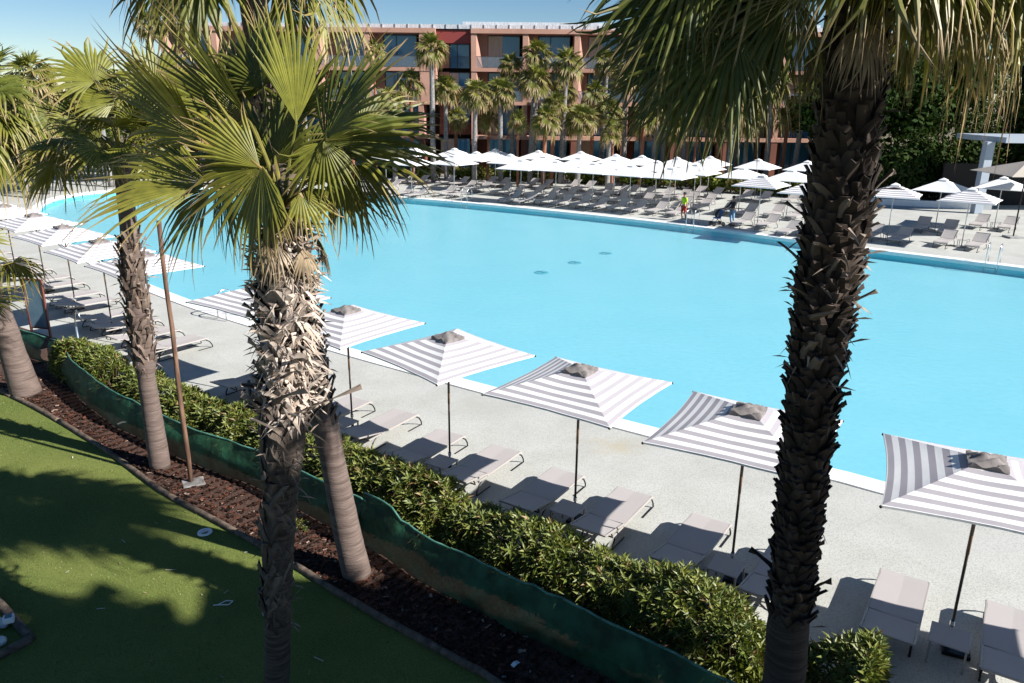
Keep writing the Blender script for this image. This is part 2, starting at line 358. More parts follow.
# ---- mulch bed, turf
net_line = [g(20, 366), g(55, 378), g(75, 402), g(100, 424), g(145, 449), g(200, 473), g(260, 494), g(330, 530), g(372, 552), g(430, 587), g(480, 612), g(540, 641), g(600, 670), V((2.6, 7.55, 0)), V((4.4, 6.2, 0)), V((6.3, 4.8, 0))]
NL = catmull(net_line, 8)
log_px = [(-60, 372), (0, 402), (35, 418), (75, 440), (120, 468), (165, 500), (210, 524), (256, 548), (300, 572), (340, 597), (400, 630), (470, 667), (510, 690)]
LL = catmull([g(*p) for p in log_px]+[V((2.4, 6.0, 0)), V((5, 3.8, 0))], 6)
hedge_px = [(62, 362), (110, 382), (170, 408), (240, 432), (300, 456), (380, 487), (450, 515), (520, 545), (600, 578), (680, 612), (760, 645), (860, 673), (884, 681)]
HL = catmull([g(x, y, .45) for x, y in hedge_px], 6)
for p in HL: p.z = 0
bed_back = []
for i, p in enumerate(HL):
    t = (HL[min(i+1, len(HL)-1)]-HL[max(i-1, 0)]).normalized(); bed_back.append(p+V((-t.y, t.x, 0))*.55)
bed = [(p.x, p.y) for p in LL]+[(9, 1.5), (9.5, 4.5)]+[(p.x, p.y) for p in reversed(bed_back)]+[(-14.2, 23.2), (-17, 25), (-30, 34), (-34, 31)]
mbed = MB()
def inpoly(x, y, poly):
    c = False; j = len(poly)-1
    for i in range(len(poly)):
        xi, yi = poly[i][0], poly[i][1]; xj, yj = poly[j][0], poly[j][1]
        if (yi > y) != (yj > y) and x < (xj-xi)*(y-yi)/(yj-yi)+xi: c = not c
        j = i
    return c
tag(sheet('mulch_bed', bed, [], .012, M['mulch']), kind='structure')
turf = [(p.x, p.y) for p in LL]+[(6, 2), (6, -6), (-45, -6), (-45, 30), (-30, 27)]
tag(sheet('turf_lawn', turf, [], .020, M['turf']), kind='structure')
# loose chips on the mulch
mb = MB()
for k in range(9000):
    i = rng.randrange(len(LL)-1); a = LL[i].lerp(LL[i+1], rng.random()); b = min(NL, key=lambda q: (q-a).length); t = rng.uniform(.02, 1.0)
    p = a.lerp(b, t); s_ = rng.uniform(.012, .045)*(1.6 if rng.random() < .06 else 1); rz = rng.uniform(0, pi); tl = rng.uniform(-.5, .5)
    if (b-a).length > 4: continue
    d = V((cos(rz), sin(rz), 0))*s_; e = V((-sin(rz), cos(rz), tl))*s_*.45; z = .02+rng.random()*.03; pp = V((p.x, p.y, z))
    cc = mixt((.012, .006, .004), (.14, .058, .036), rng.random()**2.4) if rng.random() > .03 else (.34, .25, .2)
    mb.add([pp-d-e, pp+d-e, pp+d+e, pp-d+e], [(0, 1, 2, 3)], cc)
tag(mb.build('mulch_chips', M['bark'], colors=True), 'loose reddish brown bark chips scattered over the planting bed', 'mulch', kind='stuff')
# tufts of turf blades catch the light
mb = MB()
for k in range(60000):
    x = rng.uniform(-13.5, 1.5); y = rng.uniform(6.5, 18.5)
    if x < -9 and y < 9: continue
    if not inpoly(x, y, turf): continue
    a = rng.uniform(0, 2*pi); h = rng.uniform(.012, .026); c = mixt((.09, .13, .025), (.22, .24, .07), rng.random())
    d = V((cos(a), sin(a), 0))*.006; q = V((x, y, .02)); mb.add([q-d, q+d, q+V((rng.uniform(-.02, .02), rng.uniform(-.02, .02), h))], [(0, 1, 2)], c)
tag(mb.build('turf_blades', M['bush'], colors=True), 'short artificial grass pile of the lawn beside the planting bed', 'grass', kind='stuff')
# log edging: round timbers end to end
i = 0; seg = 0
while i < len(LL)-1:
    j = min(i+8, len(LL)-1); pts = [p+V((0, 0, .055)) for p in LL[i:j+1]]
    mb = MB(); mb.tube([pts[0].lerp(pts[1], .03)]+pts[1:-1]+[pts[-1].lerp(pts[-2], .03)], .055, 10, jit=.08)
    o = mb.build('edging_log', M['log'], smooth=True)
    tag(o, f'round timber log edging the lawn, {ORD[seg]} length counted from the upper left', 'log', 'logs edging the lawn'); i = j; seg += 1

# ------------------------------------------------------------------ green netting
def net(name, pts, top, label, lean=.12, sag=None):
    root = empty(name, pts[0]); n = len(pts); mb = MB(); hem = MB(); vs = []; rows = 9; tops = []
    for i, p in enumerate(pts):
        t = (pts[min(i+1, n-1)]-pts[max(i-1, 0)]).normalized(); nn = V((-t.y, t.x, 0)); u = i/(n-1); h = top(u)
        for k in range(rows):
            v = k/(rows-1)
            q = p-pts[0]+V((0, 0, .02+h*v))+nn*(lean*v+.10*sin(v*pi)*-1+.07*noise.noise(V((i*.22, v*2.3, 3)))+.04*noise.noise(V((i*.5+v*3, v*5, 7))))
            q.z += .03*noise.noise(V((i*.6, v*2, 9)))*(1-v); vs.append(q)
        tops.append(vs[-1])
    mb.add(vs, [(i*rows+k, (i+1)*rows+k, (i+1)*rows+k+1, i*rows+k+1) for i in range(n-1) for k in range(rows-1)])
    mb.build('netting', M['net'], root, smooth=True)
    hem.tube([q+V((0, 0, .005)) for q in tops], .018, 6, jit=.2); hem.build('hem', M['net_hem'], root, smooth=True)
    return tag(root, label, 'fence netting', 'green netting along the planting bed')
iT3 = min(range(len(NL)), key=lambda i: (NL[i]-g(368, 550)).length); i0 = min(range(len(NL)), key=lambda i: (NL[i]-g(48, 376)).length)
net('shade_net_fence', NL[i0:iT3+1], lambda u: .78+.03*sin(7*u), 'sunlit green netting curving from the sign board to the leaning smooth palm')
NB = [g(366, 548)+V((0, 0, 0))]+NL[iT3+2:]
net('shade_net_fence', NB, lambda u: .78 if u > .06 else .95, 'shaded green netting running right from the leaning smooth palm')
net('shade_net_fence', [p for p in catmull([g(-60, 350), g(-10, 357), g(22, 366), g(46, 374)], 5)], lambda u: .75, 'short green netting piece behind the thick palm at the far left')

# ------------------------------------------------------------------ hedge bushes
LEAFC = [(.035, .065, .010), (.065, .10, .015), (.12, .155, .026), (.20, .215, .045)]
def leaf(mb, p, d, nrm, ln, wd, c, fold=.25):
    s = d.cross(nrm).normalized(); nn = s.cross(d)
    a = p; m1 = p+d*ln*.45+nn*ln*.02; e = p+d*ln-V((0, 0, 1))*ln*.1
    mb.add([a, m1+s*wd/2+nn*wd*fold, e, m1-s*wd/2+nn*wd*fold, m1], [(0, 1, 4), (1, 2, 4), (2, 3, 4), (3, 0, 4)], c)
def sprig(mb, p, d, r, n=9, ln=.1, wd=.022, dead=.04):
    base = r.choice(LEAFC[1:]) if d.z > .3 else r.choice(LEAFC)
    d = d.normalized(); a0 = r.uniform(0, 6.28); x = d.cross(V((.3, .2, .9))).normalized(); y = d.cross(x)
    for k in range(n):
        a = a0+k*2.4; o = x*cos(a)+y*sin(a); q = p+d*(.12*k/n); up_ = .45+.75*k/n
        dd = (o+d*up_).normalized(); nn = (d-o*.3).normalized(); c = mixt(base, r.choice(LEAFC), r.random()*.5)
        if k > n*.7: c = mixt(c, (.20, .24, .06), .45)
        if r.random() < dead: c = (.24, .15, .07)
        leaf(mb, q, dd, nn, ln*r.uniform(.7, 1.2), wd*r.uniform(.8, 1.2), c)
def bushpart(path, width, height, label, dens, seed, mounds=.24, cat='hedge', name='hedge_shrub', dead=.04):
    r = random.Random(seed); root = empty(name, path[0]); o0 = path[0]; mb = MB(); st = MB()
    Ltot = sum((path[i+1]-path[i]).length for i in range(len(path)-1))
    for k in range(int(Ltot*dens)):
        t = r.random()*(len(path)-1); i = int(t); p = path[i].lerp(path[min(i+1, len(path)-1)], t-i)
        tg = (path[min(i+1, len(path)-1)]-path[max(i-1, 0)]).normalized(); nn = V((-tg.y, tg.x, 0))
        a = r.uniform(-.15, pi+.15); rad = r.uniform(.72, 1.0)**.5 if r.random() < .8 else r.uniform(.3, .9)
        e = noise.noise(V((p.x*.9, p.y*.9, seed))); e2 = noise.noise(V((p.x*2.6, p.y*2.6, a*1.3+seed)))
        H = height*(1+mounds*2*e+.16*e2); W = width*(1+.25*e+.2*e2); end = min(t, len(path)-1-t)/(len(path)-1)*Ltot; sc = min(1, .55+end*1.1)
        off = V((0, 0, 0))+nn*cos(a)*W/2*rad*sc; z = max(.06, .18+(H-.18)*sin(a)*rad*sc) if a > 0 else .1
        d = (nn*cos(a)*.9+V((0, 0, .35+sin(a)))+V((r.uniform(-.5, .5), r.uniform(-.5, .5), r.uniform(-.3, .4)))).normalized()
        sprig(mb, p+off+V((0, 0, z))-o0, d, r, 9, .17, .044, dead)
    for k in range(int(Ltot*16)):
        t = r.random()*(len(path)-1); i = int(t); p = path[i].lerp(path[min(i+1, len(path)-1)], t-i)-o0
        b = V((r.uniform(-.45, .45)*width, r.uniform(-.45, .45)*width, height*r.uniform(.6, .95))); q = p+V((b.x*.3, b.y*.3, 0))
        st.tube([q, q+b*.5+V((0, 0, .05)), p+b], [.012, .009, .005], 4, c=(.12, .08, .05), caps=False)
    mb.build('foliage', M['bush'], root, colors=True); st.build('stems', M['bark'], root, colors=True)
    return tag(root, label, cat, 'shrubs of the hedge between netting and loungers')
def sub(a, b): return HL[a:b+1]
nH = len(HL)
bushpart(sub(0, 7), .95, .92, 'bright rounded shrub just right of the sign board at the far left', 237, 11)
bushpart(sub(8, 20), 1.05, .86, 'sunlit hedge stretch between the two leaning palms behind green netting', 237, 12)
bushpart(sub(20, 37), 1.0, .90, 'hedge stretch right of the smooth leaning palm with a pale bare spot', 237, 13, .2, dead=.09)
bushpart(sub(37, 61), 1.05, .90, 'tallest dense hedge stretch left of the dark rough palm trunk', 259, 14)
bushpart(sub(62, nH-1), 1.15, .92, 'leafy shrub at lower right between dark palm trunk and loungers', 273, 15)
# low groundcover flower by the palm
mb = MB(); p0 = g(303, 533)
for k in range(26): sprig(mb, V((rng.uniform(-.16, .16), rng.uniform(-.13, .13), .02)), V((rng.uniform(-.6, .6), rng.uniform(-.6, .6), 1)), rng, 6, .06, .03)
root = empty('flowering_plant', p0); mb.build('foliage', M['bush'], root, colors=True)
mb = MB()
for k in range(7):
    a = 2*pi*k/7; mb.add([(0, 0, .14), (.045*cos(a-.35), .045*sin(a-.35), .165), (.06*cos(a), .06*sin(a), .16), (.045*cos(a+.35), .045*sin(a+.35), .165)], [(0, 1, 2, 3)])
o = mb.build('bloom', M['flower'], root); o.location = (-.09, -.05, .02)
tag(root, 'tiny plant with an orange bloom at the foot of two palms', 'flower')

# ------------------------------------------------------------------ palm leaves
GR1, GR2, YEL, TIP, DEAD = (.045, .075, .012), (.125, .145, .020), (.27, .235, .04), (.42, .29, .16), (.36, .29, .21)
def frond(mb, C, hub, bd, nr, Rr, r, n=34, spread=R(240), droop=.25, cup=.25, age=.2, tone=.5, pet=.022, seg=1, tipjoin=.5, dead=False):
    X = bd.normalized(); Z = (nr-X*nr.dot(X)).normalized(); Y = Z.cross(X)
    g0 = mixt(GR1, GR2, tone); dl = spread/n
    st = [.03, .28, tipjoin, .68, .84, 1.0] if seg else [.05, .5, 1.0]
    side_age = r.uniform(-.5, .5)
    for i in range(n):
        ph = (-.5+(i+.5)/n)*spread+r.uniform(-.12, .12)*dl; q = abs(ph)/(spread/2)
        Ls = Rr*(1-.42*q*q)*r.uniform(.84, 1.06); dr = droop*r.uniform(.4, 1.6)*(1+.5*q); kink = r.uniform(-.12, .12)+(r.choice((-1, 1))*r.uniform(.25, .6) if r.random() < .07 else 0); tw = r.uniform(-.5, .5)
        ag = min(1, max(0, age+side_age*(ph/spread)+r.uniform(-.15, .15)))
        c0 = mixt(g0, YEL, .25*ag+r.uniform(0, .12)); vs = []; cs = []
        for t in st:
            rr = Ls*t; hw = rr*math.tan(dl/2)*1.02 if t <= tipjoin else Ls*tipjoin*math.tan(dl/2)*1.02*max(.04, (1-(t-tipjoin)/(1-tipjoin))**1.05)
            f = max(0, t-tipjoin+.12)/(1-tipjoin+.12); a = ph+kink*f*f
            mid = X*cos(a)*rr+Y*sin(a)*rr; s = -X*sin(a)+Y*cos(a)
            lift = Z*(cup*abs(sin(ph))*rr*(.6+.4*t)-.12*Rr*t*t)
            wz = V((0, 0, -1))*dr*Rr*f**1.7
            m0 = hub+mid*(1-.35*min(1, dr)*f*f)+lift+wz; ss = (s*cos(tw*f)+Z*sin(tw*f))
            if t == 1.0:
                hw = max(hw, Ls*tipjoin*math.tan(dl/2)*.14); back = (m0-pm)*r.uniform(.3, .75); vs += [m0-ss*hw*1.2, m0-back+Z*hw*.3, m0+ss*hw*1.2-back*r.uniform(0, .5)]
            else: vs += [m0-ss*hw, m0+Z*hw*.55, m0+ss*hw]
            pm = m0
            if dead: cc = mixt((.20, .15, .10), DEAD, r.random())
            elif t > .8 and ag > .08: cc = mixt(c0, TIP, min(1, ag*2.8)*(t-.6)/.4)
            elif t > .6: cc = mixt(c0, YEL, ag*.8)
            else: cc = c0
            cs += [cc, mixt(cc, YEL, .12), cc]
        fs = []
        for k in range(len(st)-1):
            b = k*3; fs += [(b, b+1, b+4, b+3), (b+1, b+2, b+5, b+4)]
        mb.add(vs, fs, cs)
    if pet:
        mid = C.lerp(hub, .5)+V((0, 0, .10*(hub-C).length)); pc = mixt((.17, .19, .04), (.30, .2, .07), age) if not dead else (.3, .22, .14)
        pts = [C.lerp(mid, 0), C.lerp(mid, .5).lerp(mid.lerp(hub, .5), .25), C.lerp(mid, .5).lerp(mid.lerp(hub, .5), .6), hub, hub+X*.1*Rr]
        mb.tube(pts, [pet*1.5, pet*1.1, pet*.9, pet*.8, pet*.3], 5, c=pc, caps=False, flat=.6)
def crown(mb, C, nf, r, el0, el1, Lp, Rr, n=34, seg=1, droop=(.2, .5), skip=None, age=(0, .6), cupr=(.1, .4), pet=.022, tones=(.1, .9)):
    for k in range(nf):
        u = (k+.5)/nf; az = k*2.39996+r.uniform(-.3, .3); el = lerp(el0, el1, u**.9)+r.uniform(-.12, .12)
        d = V((cos(az)*cos(el), sin(az)*cos(el), sin(el)))
        if skip and skip(d): continue
        lp = Lp*r.uniform(.8, 1.15)*(.75+.35*u); hub = C+d*lp-V((0, 0, 1))*lp*.12*u
        bd = (d+V((0, 0, -.25-.55*u))+V((r.uniform(-.25, .25), r.uniform(-.25, .25), 0))).normalized()
        side = d.cross(V((0, 0, 1))).normalized(); nr = (side.cross(d)+side*r.uniform(-.9, .9)+d*.2)
        if nr.z < 0: nr = -nr
        frond(mb, C+V((0, 0, -.1*u)), hub, bd, nr, Rr*r.uniform(.85, 1.1), r, n, R(r.uniform(200, 270)), lerp(droop[0], droop[1], u)*r.uniform(.7, 1.3), r.uniform(*cupr), lerp(age[0], age[1], u), r.uniform(*tones), pet, seg)
def boots(mb, path, radf, z0, z1, n, r, cols, ln=(.2, .32), wd=(.12, .17), out=.10, loose=0.0, wild=0.0, skf=(.15, .45), fib=(.003, .012)):
    Z0 = path[0].z; Zt = path[-1].z
    def at(z):
        for i in range(len(path)-1):
            if path[i+1].z >= z: return path[i].lerp(path[i+1], (z-path[i].z)/(path[i+1].z-path[i].z))
        return path[-1]
    for k in range(n):
        u = (k+r.random()*.7)/n; z = lerp(z0, z1, u); az = k*2.39996+r.uniform(-.25, .25); c = at(z); o = V((cos(az), sin(az), 0)); s = V((-sin(az), cos(az), 0)); rad = radf(z)
        l = r.uniform(*ln); wdt = r.uniform(*wd); ou = out*r.uniform(.5, 1.4); sk = r.choice((-1, 1))*r.uniform(*skf)*l; curl = r.uniform(-.02, .08)
        if r.random() < wild: ou *= r.uniform(1.5, 2.6); curl = r.uniform(-.15, .05); sk *= 2
        cc = mixt(cols[0], cols[1], r.random()); tipc = mixt(cc, cols[2], r.uniform(.3, .9)); vs = []; cs = []
        m_ = 5
        for j in range(m_):
            t = j/(m_-1); a_ = az+sk*t/(rad+.05); o = V((cos(a_), sin(a_), 0)); s = V((-sin(a_), cos(a_), 0)); q = c+o*(rad*.92+ou*t**1.5+curl*t*t*.5)+V((0, 0, l*(t-.15)))
            w_ = wdt/2*(1-.38*t**1.4); th = .022*(1-.3*t); roll = r.uniform(-.006, .006)
            vs += [q-s*w_-o*.012, q+o*th+s*roll, q+s*w_-o*.012, q-o*.02]; e = mixt(cc, tipc, t); cs += [mixt(e, cols[0], .35), e, mixt(e, cols[0], .35), cols[0]]  # edges and inner face coloured darker for the shade in the gaps
        if r.random() < .5:                                 # split and ragged end
            vs[-3] = vs[-3]-V((0, 0, l*.12)); vs[-4] = vs[-4]+V((0, 0, l*r.uniform(0, .12))); vs[-2] = vs[-2]+V((0, 0, l*r.uniform(0, .12)))
        fs = [(4*j+a, 4*j+(a+1) % 4, 4*j+4+(a+1) % 4, 4*j+4+a) for j in range(m_-1) for a in range(4)]+[(4*m_-4, 4*m_-3, 4*m_-2, 4*m_-1)]
        mb.add(vs, fs, cs)
    for k in range(int(n*loose)):                           # torn fibres
        z = r.uniform(z0, z1); az = r.uniform(0, 2*pi); c = at(z); o = V((cos(az), sin(az), 0)); q = c+o*(radf(z)*1.05); d = (o*r.uniform(.2, 1)+V((r.uniform(-.6, .6), r.uniform(-.6, .6), r.uniform(-.9, .6)))).normalized()*r.uniform(.08, .28)
        s = V((-sin(az), cos(az), 0))*r.uniform(*fib); mb.add([q-s, q+s, q+d*.6+V((0, 0, -.01))+s*.6, q+d+V((0, 0, -.05))], [(0, 1, 2, 3)], mixt(cols[1], cols[2], r.random()))
def trunk_tube(mb, path, radf, n=20, jit=.02, c=(1, 1, 1)):
    P_ = []; 
    for i in range(len(path)-1):
        for k in range(6): P_.append(path[i].lerp(path[i+1], k/6))
    P_.append(path[-1]); mb.tube(P_, [radf(p.z)*(1+.006*sin(p.z*40)) for p in P_], n, jit=jit, c=c)
def rel(path, o): return [p-o for p in path]

def big_palm(base, path, radf, smooth_top, bz, cols, label, crowns, seed, bootn, bootkw, wood='trunk', name='fan_palm', more=()):
    r = random.Random(seed); root = empty(name, base)
    P_ = rel(path, base)
    mb = MB(); trunk_tube(mb, P_, (lambda z: radf(z)*(.86 if z > bz[0]+.25 else 1)) if bootn else radf); mb.build('trunk', M[wood], root, smooth=True)
    if bootn:
        mb = MB(); boots(mb, P_, radf, bz[0], bz[1], bootn, r, cols, **bootkw)
        for z0, z1, n_, c_, kw in more: boots(mb, P_, radf, z0, z1, n_, r, c_, **kw)
        mb.build('leaf_base_sheath', M['bark'], root, colors=True)
    mb = MB(); crowns(mb, P_[-1], r); mb.build('crown', M['leaf'], root, colors=True)
    return tag(root, label, 'palm tree', 'fan palms in the bed around the lawn')

# --- PL: large palm left of centre
YL = 8.0
baseL = V((gy(283, 683, YL).x-.04, YL, 0)); topL = gy(281, 212, YL)
def pathL(): 
    q = [gy(284, 660, YL), gy(283, 560, YL), gy(287, 450, YL), gy(287, 340, YL), gy(281, 250, YL)]
    return [baseL]+q+[topL]
def radL(z): return .155 if z < 1.6 else lerp(.155, .18, (z-1.6)/1.4) if z < 3.0 else lerp(.18, .265, (z-3.0)/1.5) if z < 4.5 else .265 if z < 5.5 else lerp(.265, .21, min(1, (z-5.5)/.9))
def crownL(mb, C, r):  # hero tones put sunlit and shaded fan sides into the leaf colour
    mpx = (topL.y*cos(CT)+(CH-topL.z)*sin(CT))/CF
    def hero(hx, hy, ang, rp, nr, Yoff=0, spread=240, droop=.2, age=.2, tone=.6, dy=0., cup=.2, n=36, Cz=0):
        hub = gy(hx, hy, YL+Yoff)-baseL; a = R(ang); bd = V((cos(a), dy, sin(a)))
        frond(mb, C+V((0, 0, Cz)), hub, bd, V(nr), rp*mpx*1.12, r, n, R(spread), droop, cup, age, tone, .024)
    hero(257, 173, 140, 96, (-.1, -1, .5), -.55, 70, .06, .8, .9, .1, .1, 14)
    hero(258, 172, 238, 92, (-.25, -1, .35), -.55, 165, .10, .4, 1.0, 0, .45, 26)
    hero(321, 143, 62, 124, (-.78, -.6, -.12), -.35, 120, .10, .2, .0, .15, .25, 22)
    hero(321, 145, 8, 112, (-.3, -.9, -.05), -.33, 60, .14, .3, .1, .1, .1, 11)
    hero(320, 146, -98, 58, (.2, -1, .5), -.38, 150, .10, .1, 1.0, 0, .2, 20)
    hero(338, 158, 9, 112, (.25, -.7, 1.0), -.1, 90, .15, .7, 1.0, .1, .2, 18)
    hero(352, 168, -55, 70, (-.5, -.8, .1), .1, 130, .35, .5, .2, .05, .3, 22)
    hero(335, 175, -85, 66, (.3, -.8, .3), .0, 100, .3, .9, .5, .0, .3, 16)
    hero(292, 128, 92, 128, (.75, -1, .15), -.1, 62, .02, .15, 1.1, .1, .35, 22)
    hero(250, 132, 133, 148, (-.75, -.6, .1), .0, 70, .03, .3, .1, .1, .5, 22)
    hero(246, 128, 124, 138, (.6, -.6, .8), -.03, 16, .02, .3, 1.1, .1, .2, 6)
    hero(196, 145, 140, 132, (-.8, -.6, -.05), -.2, 120, .08, .8, .05, .1, .3, 28)
    hero(205, 190, 178, 138, (-.1, -.8, .9), -.3, 110, .10, .95, .9, .0, .3, 26)
    hero(208, 195, 222, 92, (.0, -.9, .6), -.28, 75, .18, .6, 1.0, .0, .2, 18)
    hero(222, 190, 262, 66, (-.7, -.7, .0), .1, 120, .3, .3, .0, .1, .2, 20)
    hero(258, 92, 104, 92, (-.4, -.9, .1), .5, 170, .08, .4, .3, .3, .3, 26)
    hero(225, 120, 120, 100, (.1, -.8, .6), .55, 150, .1, .4, .7, .3, .3, 24)
    hero(272, 168, 100, 92, (-.3, -.9, .2), .15, 210, .08, .3, .3, .3, .2, 30)
    hero(300, 178, 72, 84, (-.6, -.8, .0), .12, 200, .1, .2, .2, .3, .2, 28)
    hero(240, 172, 150, 86, (-.7, -.7, .0), .15, 180, .12, .4, .1, .2, .2, 26)
    hero(292, 120, 84, 88, (-.5, -.8, .1), .3, 190, .05, .2, .4, .3, .2, 26)
    hero(240, 110, 108, 100, (-.3, -.9, .2), .6, 150, .08, .2, .2, .3, .3, 26)
    hero(355, 135, 28, 92, (-.3, -.7, .3), .7, 140, .15, .3, .3, .3, .3, 24)
    hero(298, 198, -60, 42, (.3, -.9, .4), -.35, 170, .3, .9, .9, -.1, .2, 18)
    hero(268, 203, -105, 46, (-.3, -.9, .4), -.35, 170, .3, .9, 1.0, -.1, .2, 18)
    crown(mb, C+V((0, .1, .05)), 5, r, .5, .12, .6, .9, 30, droop=(.05, .25), skip=lambda d: d.y < .05, age=(.05, .5), tones=(.1, .8))
    for k in range(7):                                     # hanging dead leaf remnants under the crown
        az = r.uniform(0, 2*pi); o = V((cos(az), sin(az), 0)); frond(mb, C+o*.15+V((0, 0, -.15)), C+o*.32+V((0, 0, -.30-r.random()*.1)), o*.4+V((0, 0, -1)), o+V((0, 0, .2)), .42, r, 12, R(110), .2, .1, .9, 1, .015, dead=r.random() < .6)
big_palm(baseL, pathL(), radL, 1.6, (4.0, 6.2), [(.03, .022, .018), (.36, .29, .24), (.60, .53, .47)], 'large palm with peeling pale leaf bases left of centre on the lawn edge', crownL, 21, 250,
         dict(ln=(.12, .30), wd=(.09, .20), out=.085, loose=2.6, wild=.4, skf=(.1, .9), fib=(.006, .03)), wood='trunk_shaded', more=[
         (1.25, 4.2, 135, [(.02, .015, .012), (.13, .105, .088), (.25, .205, .175)], dict(ln=(.30, .55), wd=(.10, .17), out=.03, loose=.6, wild=.04, skf=(.35, .7))),
         (3.9, 4.3, 16, [(.04, .03, .025), (.28, .22, .18), (.5, .43, .38)], dict(ln=(.25, .42), wd=(.06, .12), out=.22, wild=.5, skf=(.1, .6)))])
# --- PR: dark rough palm at right
YR = 7.45
baseR = V((gy(791, 683, YR).x-.05, YR, 0)); topR = gy(856, -22, YR)
def pathR(): return [baseR]+[gy(x, y, YR) for x, y in ((791, 670), (795, 600), (803, 500), (812, 400), (823, 300), (836, 200), (847, 80))]+[topR]
def radR(z): return .235 if z < 1.75 else lerp(.235, .20, (z-1.75)/.4) if z < 2.15 else lerp(.20, .235, (z-2.15)/2.5) if z < 4.65 else lerp(.235, .29, (z-4.65)/2) if z < 6.65 else lerp(.29, .2, min(1, (z-6.65)/1.7))
def crownR(mb, C, r):
    def hero(dx, dy, dz, lp, Rr, bd, nr, droop, age, tone, n=36, spread=230):
        d = V((dx, dy, dz)).normalized(); frond(mb, C, C+d*lp, V(bd), V(nr), Rr, r, n, R(spread), droop, .2, age, tone, .026, tipjoin=.42)
    for k in range(20):  # left fronds: shade of their undersides put into darker leaf tones
        lp = r.uniform(.8, 1.75); y = r.uniform(-.55, .8); hz = r.uniform(-.45, .2)
        hero(-1, y, hz, lp, r.uniform(1.0, 1.3), (-1, y*.6, hz-r.uniform(.1, .3)), (-.6+r.uniform(-.3, .3), -.8, r.uniform(-.5, .15)), r.uniform(.12, .32), .10, r.uniform(-.4, .15))
    for k in range(7):
        y = r.uniform(-.6, .5); hero(1, y, r.uniform(-.1, .45), r.uniform(.7, 1.25), r.uniform(1.0, 1.3), (1, y*.6, r.uniform(-.6, -.2)), (.3, -.4, 1), r.uniform(.3, .7), .8, r.uniform(.6, 1))
    for k in range(6):
        x = r.uniform(-.1, 1.2); hero(x, -1, r.uniform(-.1, .3), r.uniform(.45, .8), r.uniform(.65, .85), (x, -.6, -.7), (-.55, -1, -.1), r.uniform(.12, .35), .4, r.uniform(.1, .5), 34, 170)
    hero(-.25, -.6, .25, .65, 1.15, (-.8, -.5, -.38), (.1, -.6, .9), .25, .35, 1.1, 30, 120)
    hero(.35, -.7, .2, .65, 1.0, (.6, -.6, -.35), (.3, -.8, .6), .3, .45, 1.0)
    crown(mb, C+V((0, 0, .15)), 30, r, 1.3, .1, .9, 1.15, 30, droop=(.1, .4), age=(.05, .4), tones=(-.2, .6))
    for k in range(9):
        az = r.uniform(0, 2*pi); o = V((cos(az), sin(az), 0)); frond(mb, C+o*.15+V((0, 0, -.2)), C+o*.4+V((0, 0, -.3-r.random()*.2)), o*.45+V((0, 0, -1)), o+V((0, 0, .2)), .5, r, 20, R(130), .35, .1, .9, 1, .018, dead=r.random() < .7)
big_palm(baseR, pathR(), radR, 1.75, (1.85, 8.1), [(.008, .006, .005), (.042, .032, .026), (.13, .10, .083)], 'dark rough palm trunk with criss-cross leaf bases right of centre', crownR, 22, 860,
         dict(ln=(.14, .23), wd=(.13, .19), out=.062, loose=.02, wild=.06), wood='trunk_dark', more=[(4.7, 6.7, 70, [(.04, .03, .024), (.17, .135, .11), (.38, .31, .26)], dict(ln=(.12, .24), wd=(.08, .16), out=.10, loose=1.2, wild=.25, skf=(.1, .8), fib=(.004, .02))), (2.05, 2.35, 7, [(.012, .009, .007), (.07, .05, .04), (.17, .12, .09)], dict(ln=(.22, .40), wd=(.07, .12), out=.22, wild=.3)), (3.0, 3.15, 4, [(.012, .009, .007), (.07, .05, .04), (.17, .12, .09)], dict(ln=(.15, .22), wd=(.08, .13), out=.16))])  # pale upper bases: tan flakes plus the sunlit edge put into colour
# --- T2 leaning palm left
b2 = g(163, 474); Y2 = b2.y
def p2(): return [b2]+[gy(x, y, Y2) for x, y in ((157, 440), (148, 390), (142, 350), (133, 290), (127, 240), (122, 200), (118, 165))]
def rad2(z): return .21-.02*z if z < 2.1 else .18 if z < 2.3 else .225 if z < 4.5 else .18
def crown2(mb, C, r):
    crown(mb, C, 21, r, 1.1, -.02, .95, 1.05, 30, droop=(.05, .3), age=(.05, .75), tones=(.3, 1))
    m2 = (b2.y*cos(CT)+3*sin(CT))/CF
    for hx, hy, an, rp, nr in ((110, 110, 150, 60, (-.1, -.7, .7)), (150, 95, 95, 62, (.2, -.9, .4)), (95, 150, 190, 62, (-.1, -.8, .6)), (150, 105, 50, 60, (.1, -.8, .6)), (90, 90, 130, 60, (.1, -.6, .7))):
        hub = gy(hx, hy, Y2-.4)-b2; a = R(an); frond(mb, C, hub, V((cos(a), .1, sin(a))), V(nr), rp*m2, r, 30, R(210), .12, .2, .35, .9, .024)
big_palm(b2, p2(), rad2, 2.1, (2.15, 4.9), [(.05, .035, .028), (.17, .12, .095), (.34, .27, .23)], 'slim palm with smooth lower trunk behind the wooden stake', crown2, 23, 130, dict(ln=(.16, .3), wd=(.1, .16), out=.06, loose=.8, wild=.15))
